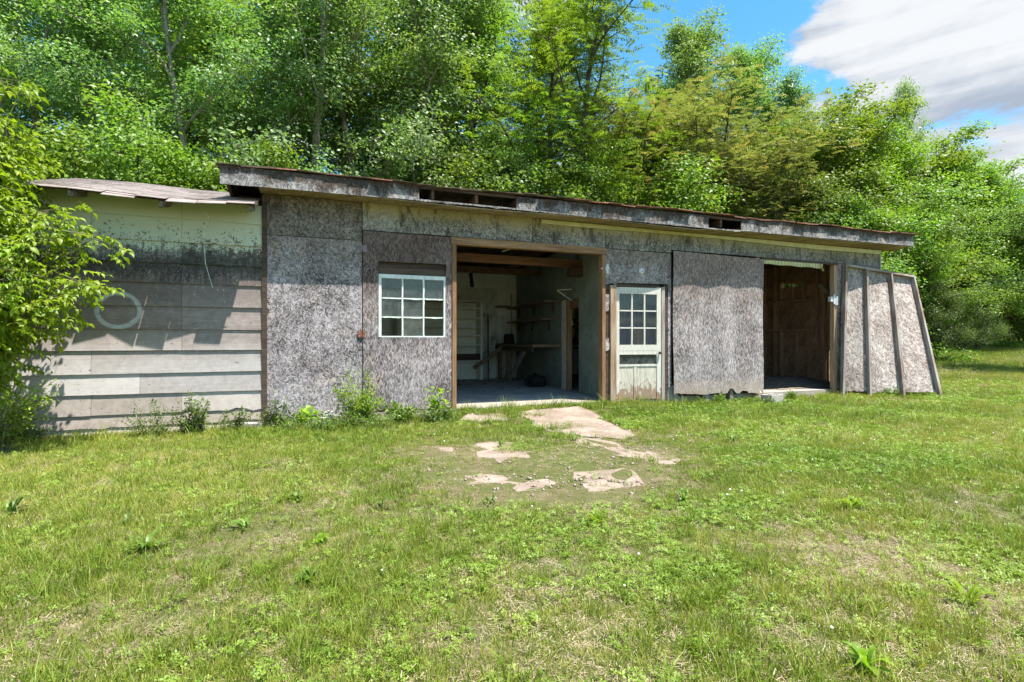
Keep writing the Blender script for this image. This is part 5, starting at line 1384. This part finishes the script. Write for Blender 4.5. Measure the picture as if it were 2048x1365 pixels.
def scatter():
    rn = np.random.default_rng(2024); out = []
    for d0, d1, dens, sc in ((0.9, 3.2, 1500, .85), (3.2, 6, 1000, .98), (6, 9.5, 520, 1.2), (9.5, 16, 190, 1.6), (16, 32, 60, 2.4)):
        m_ = 1.8; wmax = 1.12 * d1 + m_; n = int(2 * wmax * (d1 - d0) * dens)
        y = rn.uniform(d0, d1, n); x = rn.uniform(-wmax, wmax, n)
        ok = np.abs(x) < 1.12 * y + m_; y, x = y[ok], x[ok]; n = len(x)
        out.append(np.stack([x, y, np.full(n, sc)], -1))
    p = np.concatenate(out); x, y, sc = p.T
    X = (x - P0.x) * UX + (y - P0.y) * UY; Y = -(x - P0.x) * UY + (y - P0.y) * UX
    keep = ~((Y > -.05) & (X > -3.0) & (X < 11.92)) & (y < np.interp(x, TLX, TLY) + 1.5) & ~((x < -3.2) & (Y > -.05))
    on = np.zeros(len(x), bool)
    for q in slab_polys: on |= inpoly(x, y, q)
    wob = fbm(x * 2.6, y * 2.6, 31, 3)
    small = y < 6.0
    keep &= ~(on & (wob < np.where(small, .54, .66)))
    n1 = fbm(x * .9, y * .9, 5, 4); n2 = fbm(x * 2.3, y * 2.3, 15, 3); n3 = fbm(x * .45, y * .45, 25, 3); n4 = fbm(x * 1.4, y * 1.4, 44, 3)
    # bare: around the slabs, down the worn track and in scattered patches
    def blob(cx, cy, r, s=1.0): return s * np.exp(-(((x - cx) ** 2 + (y - cy) ** 2) / r ** 2))
    bare = .22 * sstep(n1 * .65 + n2 * .35, .52, .70)
    for px, py, r, s in ((530, 1050, .40, .8), (460, 1110, .30, .6), (380, 1240, .28, .5), (800, 1030, .3, .5), (1110, 1140, .16, .7), (1260, 1105, .22, .5), (1690, 1100, .45, .55), (1950, 1010, .45, .7), (2040, 1230, .25, .7),
                         (1000, 930, 1.0, .8), (1250, 890, .8, .6), (1210, 962, .55, .8), (985, 965, .5, .7), (1100, 985, .4, .3), (1290, 905, .5, .6), (560, 935, .30, .6), (870, 905, .4, .7), (150, 1250, .25, .4), (1600, 1300, .2, .35), (1380, 870, .5, .35), (1150, 965, .9, .6), (900, 1290, .2, .4), (2000, 1330, .2, .5)):
        bx, by = pix_ground(px, py, 0); bare = bare + blob(bx, by, r, s)
    bare = np.clip(bare * .9 + .45 * (n2 - .5), 0, 1)
    u = rn.random(len(x))
    near_wall = sstep(Y, -.8, -.1) * (X < 12)
    idx = np.zeros(len(x), int)
    pc = np.clip(sstep(n4, .46, .66) * .55 * sstep(x, -1.5, 2.0) + .06, 0, .42) * (y < 14)      # clover mostly to the right
    r1 = rn.random(len(x))
    idx = np.where(r1 < .45, 0, np.where(r1 < .75, 1, np.where(r1 < np.where(y < 3.4, .87, .93), 2, 3)))
    r2 = rn.random(len(x)); idx = np.where(r2 < pc, np.where(rn.random(len(x)) < .5, 4, 5), idx)
    dryp = .15 + .30 * bare + .12 * sstep(n3, .5, .7)
    r3 = rn.random(len(x)); idx = np.where(r3 < dryp, np.where(rn.random(len(x)) < .6 - .35 * bare, 6, 7), idx)
    r4 = rn.random(len(x)); idx = np.where((r4 < .012) & (y < 14), 8, idx)
    keep &= ~((u < bare * .92) & (idx != 6))
    tint = np.clip(.47 + .55 * (n3 - .5) * 2 + .30 * (n2 - .5) * 2 + .10 * sstep(-x, -1, 3) + rn.normal(0, .24, len(x)), 0, 1)
    tint = np.where((idx == 3) & (x < 1), np.minimum(tint, .3), tint)
    s = sc * rn.uniform(.7, 1.25, len(x)) * (1 - .35 * bare) * (1 + .35 * near_wall * (idx < 4)) * (.85 + .5 * np.clip(n1 - .4, 0, 1))
    s = np.where(idx == 3, s * np.where(sc > 1.3, .6, 1), s)
    k = keep; x, y, idx, tint, s = x[k], y[k], idx[k], tint[k], s[k]
    me = bpy.data.meshes.new('grass'); v = np.stack([x, y, gz(x, y)], -1).astype(np.float32)
    me.vertices.add(len(v)); me.vertices.foreach_set('co', v.ravel())
    def attr(nm, typ, val):
        a = me.attributes.new(nm, typ, 'POINT'); a.data.foreach_set('vector' if typ == 'FLOAT_VECTOR' else 'value', np.ascontiguousarray(val).ravel())
    attr('tint', 'FLOAT', tint.astype(np.float32)); attr('idx', 'INT', idx.astype(np.int32)); attr('sc', 'FLOAT', s.astype(np.float32))
    rot = np.stack([rn.normal(0, .12, len(x)), rn.normal(0, .12, len(x)), rn.uniform(0, 6.28, len(x))], -1).astype(np.float32); attr('rot', 'FLOAT_VECTOR', rot)
    o = link(bpy.data.objects.new('grass', me)); tag(o, 'patchy mown grass with clover and dry straw covering the lawn', kind='stuff')
    ng = bpy.data.node_groups.new('grass_scatter', 'GeometryNodeTree')
    ng.interface.new_socket('Geometry', in_out='INPUT', socket_type='NodeSocketGeometry'); ng.interface.new_socket('Geometry', in_out='OUTPUT', socket_type='NodeSocketGeometry')
    N = ng.nodes.new; ln = ng.links.new
    gi, go = N('NodeGroupInput'), N('NodeGroupOutput')
    ci = N('GeometryNodeCollectionInfo'); ci.inputs['Collection'].default_value = protoc; ci.inputs['Separate Children'].default_value = True; ci.inputs['Reset Children'].default_value = True
    ip = N('GeometryNodeInstanceOnPoints'); ip.inputs['Pick Instance'].default_value = True
    def na(nm, typ):
        q = N('GeometryNodeInputNamedAttribute'); q.data_type = typ; q.inputs['Name'].default_value = nm; return q.outputs['Attribute']
    e2r = N('FunctionNodeEulerToRotation'); ln(na('rot', 'FLOAT_VECTOR'), e2r.inputs[0])
    ln(gi.outputs[0], ip.inputs['Points']); ln(ci.outputs[0], ip.inputs['Instance']); ln(na('idx', 'INT'), ip.inputs['Instance Index']); ln(e2r.outputs[0], ip.inputs['Rotation']); ln(na('sc', 'FLOAT'), ip.inputs['Scale'])
    ln(ip.outputs[0], go.inputs[0])
    md = o.modifiers.new('scatter', 'NODES'); md.node_group = ng
    print('tufts', len(x))
scatter()

# ------------------------------------------------------------------ gravel and crumbs around the slabs, white specks of clover bloom
def gravel():
    rn = np.random.default_rng(8); V, F = [], []; o_ = 0
    for px, py, sx, sy, n in ((1210, 905, .7, .5, 70), (1200, 965, .6, .25, 150), (985, 960, .5, .3, 80), (900, 905, .4, .3, 40), (1300, 905, .4, .3, 50), (1100, 930, .9, .5, 60)):
        cx, cy = pix_ground(px, py, 0)
        for _ in range(n):
            x, y = cx + rn.normal(0, sx * .6), cy + rn.normal(0, sy * .6); r = abs(rn.normal(.004, .007)) + .003; z = float(gz(x, y)) + r * .3
            q = np.array([[1, 0, 0], [0, 1, 0], [-1, 0, 0], [0, -1, 0], [0, 0, .8], [0, 0, -.8]]) * r * rn.uniform(.6, 1.3, (6, 1)) + [x, y, z]
            V.append(q); F += [[o_ + a, o_ + b, o_ + c] for a, b, c in ((0, 1, 4), (1, 2, 4), (2, 3, 4), (3, 0, 4), (1, 0, 5), (2, 1, 5), (3, 2, 5), (0, 3, 5))]; o_ += 6
    o = link(bpy.data.objects.new('gravel', arr_mesh('gravel', np.concatenate(V), np.array(F), M['crumb']))); tag(o, 'loose gravel crumbs around the broken slabs', kind='stuff')
    V, F = [], []; o_ = 0
    for k in range(90):
        y = math.sqrt(rn.uniform(2.0, 60)); x = rn.uniform(-.9, .9) * y
        X, Y = L(x, y)
        if Y > -.4: continue
        if x < 0 and rn.random() < .5: continue
        z = float(gz(x, y)) + rn.uniform(.03, .06); r = rn.uniform(.006, .011)
        q = np.array([[1, 0, 0], [0, 1, 0], [-1, 0, 0], [0, -1, 0], [0, 0, .9], [0, 0, -.9]]) * r + [x, y, z]
        V.append(q); F += [[o_ + a, o_ + b, o_ + c] for a, b, c in ((0, 1, 4), (1, 2, 4), (2, 3, 4), (3, 0, 4), (1, 0, 5), (2, 1, 5), (3, 2, 5), (0, 3, 5))]; o_ += 6
    o = link(bpy.data.objects.new('clover_blossom', arr_mesh('clover_blossom', np.concatenate(V), np.array(F), M['petal']))); tag(o, 'scattered white clover heads in the lawn', kind='stuff')
gravel()
